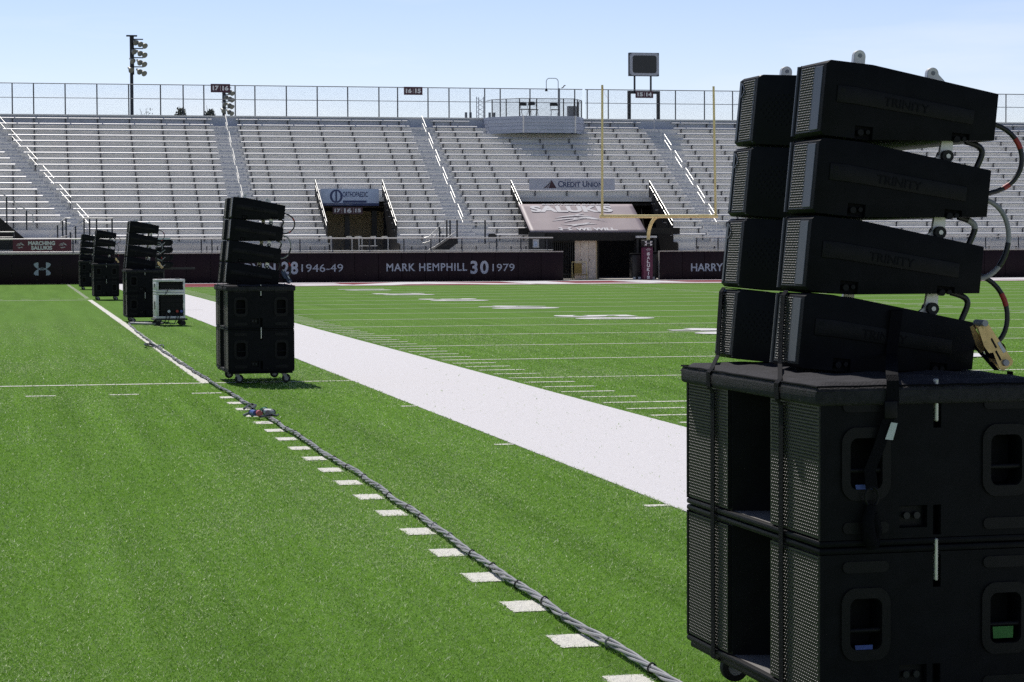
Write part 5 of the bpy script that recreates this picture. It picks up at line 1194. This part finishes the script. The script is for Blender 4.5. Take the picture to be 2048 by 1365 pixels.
# small array on a stand behind
px0, px1 = at(311, 500, 60).x, at(344, 500, 60).x; W_ = px1-px0
zt, zl = at(325, 479, 60).z, at(325, 538, 60).z
st = empty('speaker_stand', (px0+W_*.45, 60.2, 0), 0, 'dark spotted pole stand holding four small speakers behind the cases', 'stand')
q = MB(); q.tube([(0, 0, 0.02), (0, 0, zt-.02)], .045, 10); q.build('pole', 'black', st)
q = MB(); q.box(-.45, .45, -.35, .35, 0, .03); q.build('base_plate', 'black', st)
q = MB(); q.box(-.12, .85, -.03, .03, zl-.02, zl+.03); q.build('side_arm', 'black', st)
for i in range(5): q = MB(); q.box(-.018, .018, -.052, -.046, .28+.115*i, .33+.115*i); q.build('white_clip', 'label', st)
for i in range(4):
    h_ = (zt-zl)/4; z = zl+h_*i; r = empty('small_speaker', (px0, 59.9, z+.01), 0, f'small dark speaker, {["lowest","second lowest","second highest","topmost"][i]} of four on the spotted pole', 'speaker', 'small speakers on the pole stand')
    q = MB(); q.prism([(0, .01), (W_*.82, .01), (W_, h_*.35), (W_, h_*.75), (W_*.82, h_-.02), (0, h_-.02)], 'y', -.3, .2); o = q.build('cabinet', 'cab', r); bevel(o, .01, 2)
    q = MB(); q.box(W_*.25, W_*.80, -.312, -.301, .03, h_-.05); q.build('grille', 'handle', r)
    q = MB(); q.tube([(0.02, -.32, .06), (.12, -.36, .02), (.22, -.33, .10)], .012, 6); q.build('cable_tail', 'cable', r)
    if i == 3: q = MB(); q.box(0.02, W_*.85, -.29, .19, h_-.0195, h_+.02); q.build('white_lid', 'label', r)
# ------------------------------------------------------------------ cable run along the line
def spine(y):
    K = [(5.5, 2.325), (7.9, 2.309), (9.3, 2.256), (12, 2.275), (15, 2.304), (18, 2.285), (22, 2.275), (27.2, 2.169+.05), (33, 2.18), (37, 2.17), (42, 2.19), (48.8, 2.26)]
    for (ya, xa), (yb, xb) in zip(K[:-1], K[1:]):
        if ya <= y <= yb:
            t = (y-ya)/(yb-ya); t = t*t*(3-2*t); return xa+(xb-xa)*t+.008*sin(y*2.1)+.006*sin(y*5.3)
    return K[-1][1]
def bundle(y0, y1, name, label, cols, pitch, rb, rc, ties):
    r = empty(name, (spine(y0), y0, 0), 0, label, 'cable'); n = len(cols)
    for j, c_ in enumerate(cols):
        pts = []; y = y0; 
        while y <= y1:
            ph = 2*pi*(y/pitch)+.5*sin(y*1.7)+2*pi*j/n; rr = rb*(1+.25*sin(y*3.1+j*1.9))
            pts.append((spine(y)-spine(y0)+rr*cos(ph), y-y0, max(rc+.004, rb+rc+rr*sin(ph)*.9))); y += .05 if y < 16 else .09
        q = MB(); q.tube(pts, rc, 8); q.build('cable', c_, r, True)
    y = y0+.35; rnd = random.Random(5)
    while y < min(y1, 40):
        q = MB(); q.tube([(spine(y)-spine(y0)+(rb+rc*1.12)*cos(t), y-y0+.012*cos(t), rb+rc+(rb+rc*1.12)*sin(t)) for t in [2*pi*i/18 for i in range(19)]], .0038, 6); q.build('cable_tie', 'cableblack' if rnd.random() < .75 else 'cable', r, True); y += rnd.uniform(*ties)
    return r
bundle(5.6, 21.6, 'cable_bundle', 'long twisted bundle of grey cables lying along the white dashes', ['cable']*4, .85, .0118, .0064, (.42, .75))
bundle(22.4, 48.6, 'cable_bundle', 'farther twisted grey and black cable bundle lying on the solid white line', ['cable', 'cableblack', 'cable', 'cableblack', 'cable'], .7, .0112, .0064, (.5, 1.0))
# connectors where the two runs meet
for i, (px, py, c_, nm, ang) in enumerate(((507, 826, 'bluetape', 'blue', 1.9), (518, 827, 'redtape', 'red', 1.6), (527, 821, 'greentape', 'green', 1.2), (536, 824, 'label', 'white', 2.3), (541, 826, 'hub', 'grey', 1.0))):
    P = at(px, py, 22.0+.0); d = FPX
    dirv = (at(px, py, 30)-Vector((0, 0, CAMH))); t = (CAMH-.045)/-dirv.z; P = Vector((0, 0, CAMH))+dirv*t; P.z = .045
    cmat = M[c_] if c_ in ('label', 'hub') else {'bluetape': mat('connector_blue', (.10, .16, .46), .4, var=.1), 'redtape': mat('connector_red', (.55, .12, .13), .4, var=.1), 'greentape': mat('connector_green', (.10, .30, .17), .4, var=.1)}[c_]
    r = empty('cable_connector', P, ang, f'{nm} round cable connector lying where the two cable bundles meet', 'connector', 'coloured connectors on the turf')
    q = MB(); q.tube([(-.05, 0, 0), (-.04, 0, 0), (.025, 0, 0), (.035, 0, 0)], .029, 14); q.build('shell', cmat, r, True)
    q = MB(); q.tube([(.036, 0, 0), (.05, 0, 0)], .032, 14); q.build('locking_ring', 'cableblack', r, True)
    q = MB(); q.tube([(.051, 0, 0), (.08, .02, -.012), (.10, .06, -.03)], .013, 8); q.build('cable_tail', 'cable', r, True)
for i, pts in enumerate((((488, 818), (497, 811), (505, 809), (512, 811), (505, 818), (495, 816)), ((520, 834), (532, 832), (545, 830), (553, 832), (556, 830)))):
    P = [Vector((0, 0, CAMH))+(at(px, py, 30)-Vector((0, 0, CAMH)))*((CAMH-.05)/-(at(px, py, 30)-Vector((0, 0, CAMH))).z) for px, py in pts]
    q = MB(); q.tube([p-P[0] for p in P], .011, 8); o = q.build('tie_line', 'cableblack', None, True, loc=P[0]); tag(o, 'short black tie line tail '+('left of' if i == 0 else 'just below')+' the coloured connectors', 'cable')
# coil on the line and tails under the third stack
P = Vector((2.09, 37.1, 0)); r = empty('cable_coil', P, 0, 'small dark cable coil beside the white line', 'cable')
q = MB(); q.tube([(.08*cos(t)-.02*t/6, .38*sin(t), .02+.003*t) for t in [2*pi*i/20 for i in range(34)]], .009, 6); q.build('coil_loop', 'cableblack', r, True)
q = MB(); q.tube([(.08, -.4, .02), (.14, -.1, .03), (.19, .2, .03), (.2, .0, .03), (.17, -.4, .02)], .010, 6); q.build('cable_tail', 'cableblack', r, True)
q = MB(); q.tube([(.0, -.4, .02), (.10, -.2, .03), (.17, .2, .03)], .009, 6); q.build('grey_tail', 'cable', r, True)
for i, pts in enumerate((((2.28, 48.6), (2.45, 48.9), (2.62, 49.0), (2.72, 48.6), (2.6, 48.3), (2.4, 48.5)), ((2.3, 48.4), (2.55, 48.0), (2.8, 47.9), (2.95, 48.1)))):
    q = MB(); q.tube([(x-pts[0][0], y-pts[0][1], .03) for x, y in pts], .022, 8); o = q.build('feeder_cable', 'cable', None, True, loc=(pts[0][0], pts[0][1], 0)); tag(o, 'grey feeder cable on the turf under the third stack, '+('looping one' if i == 0 else 'one running to the cases'), 'cable')
bpy.context.view_layer.update()
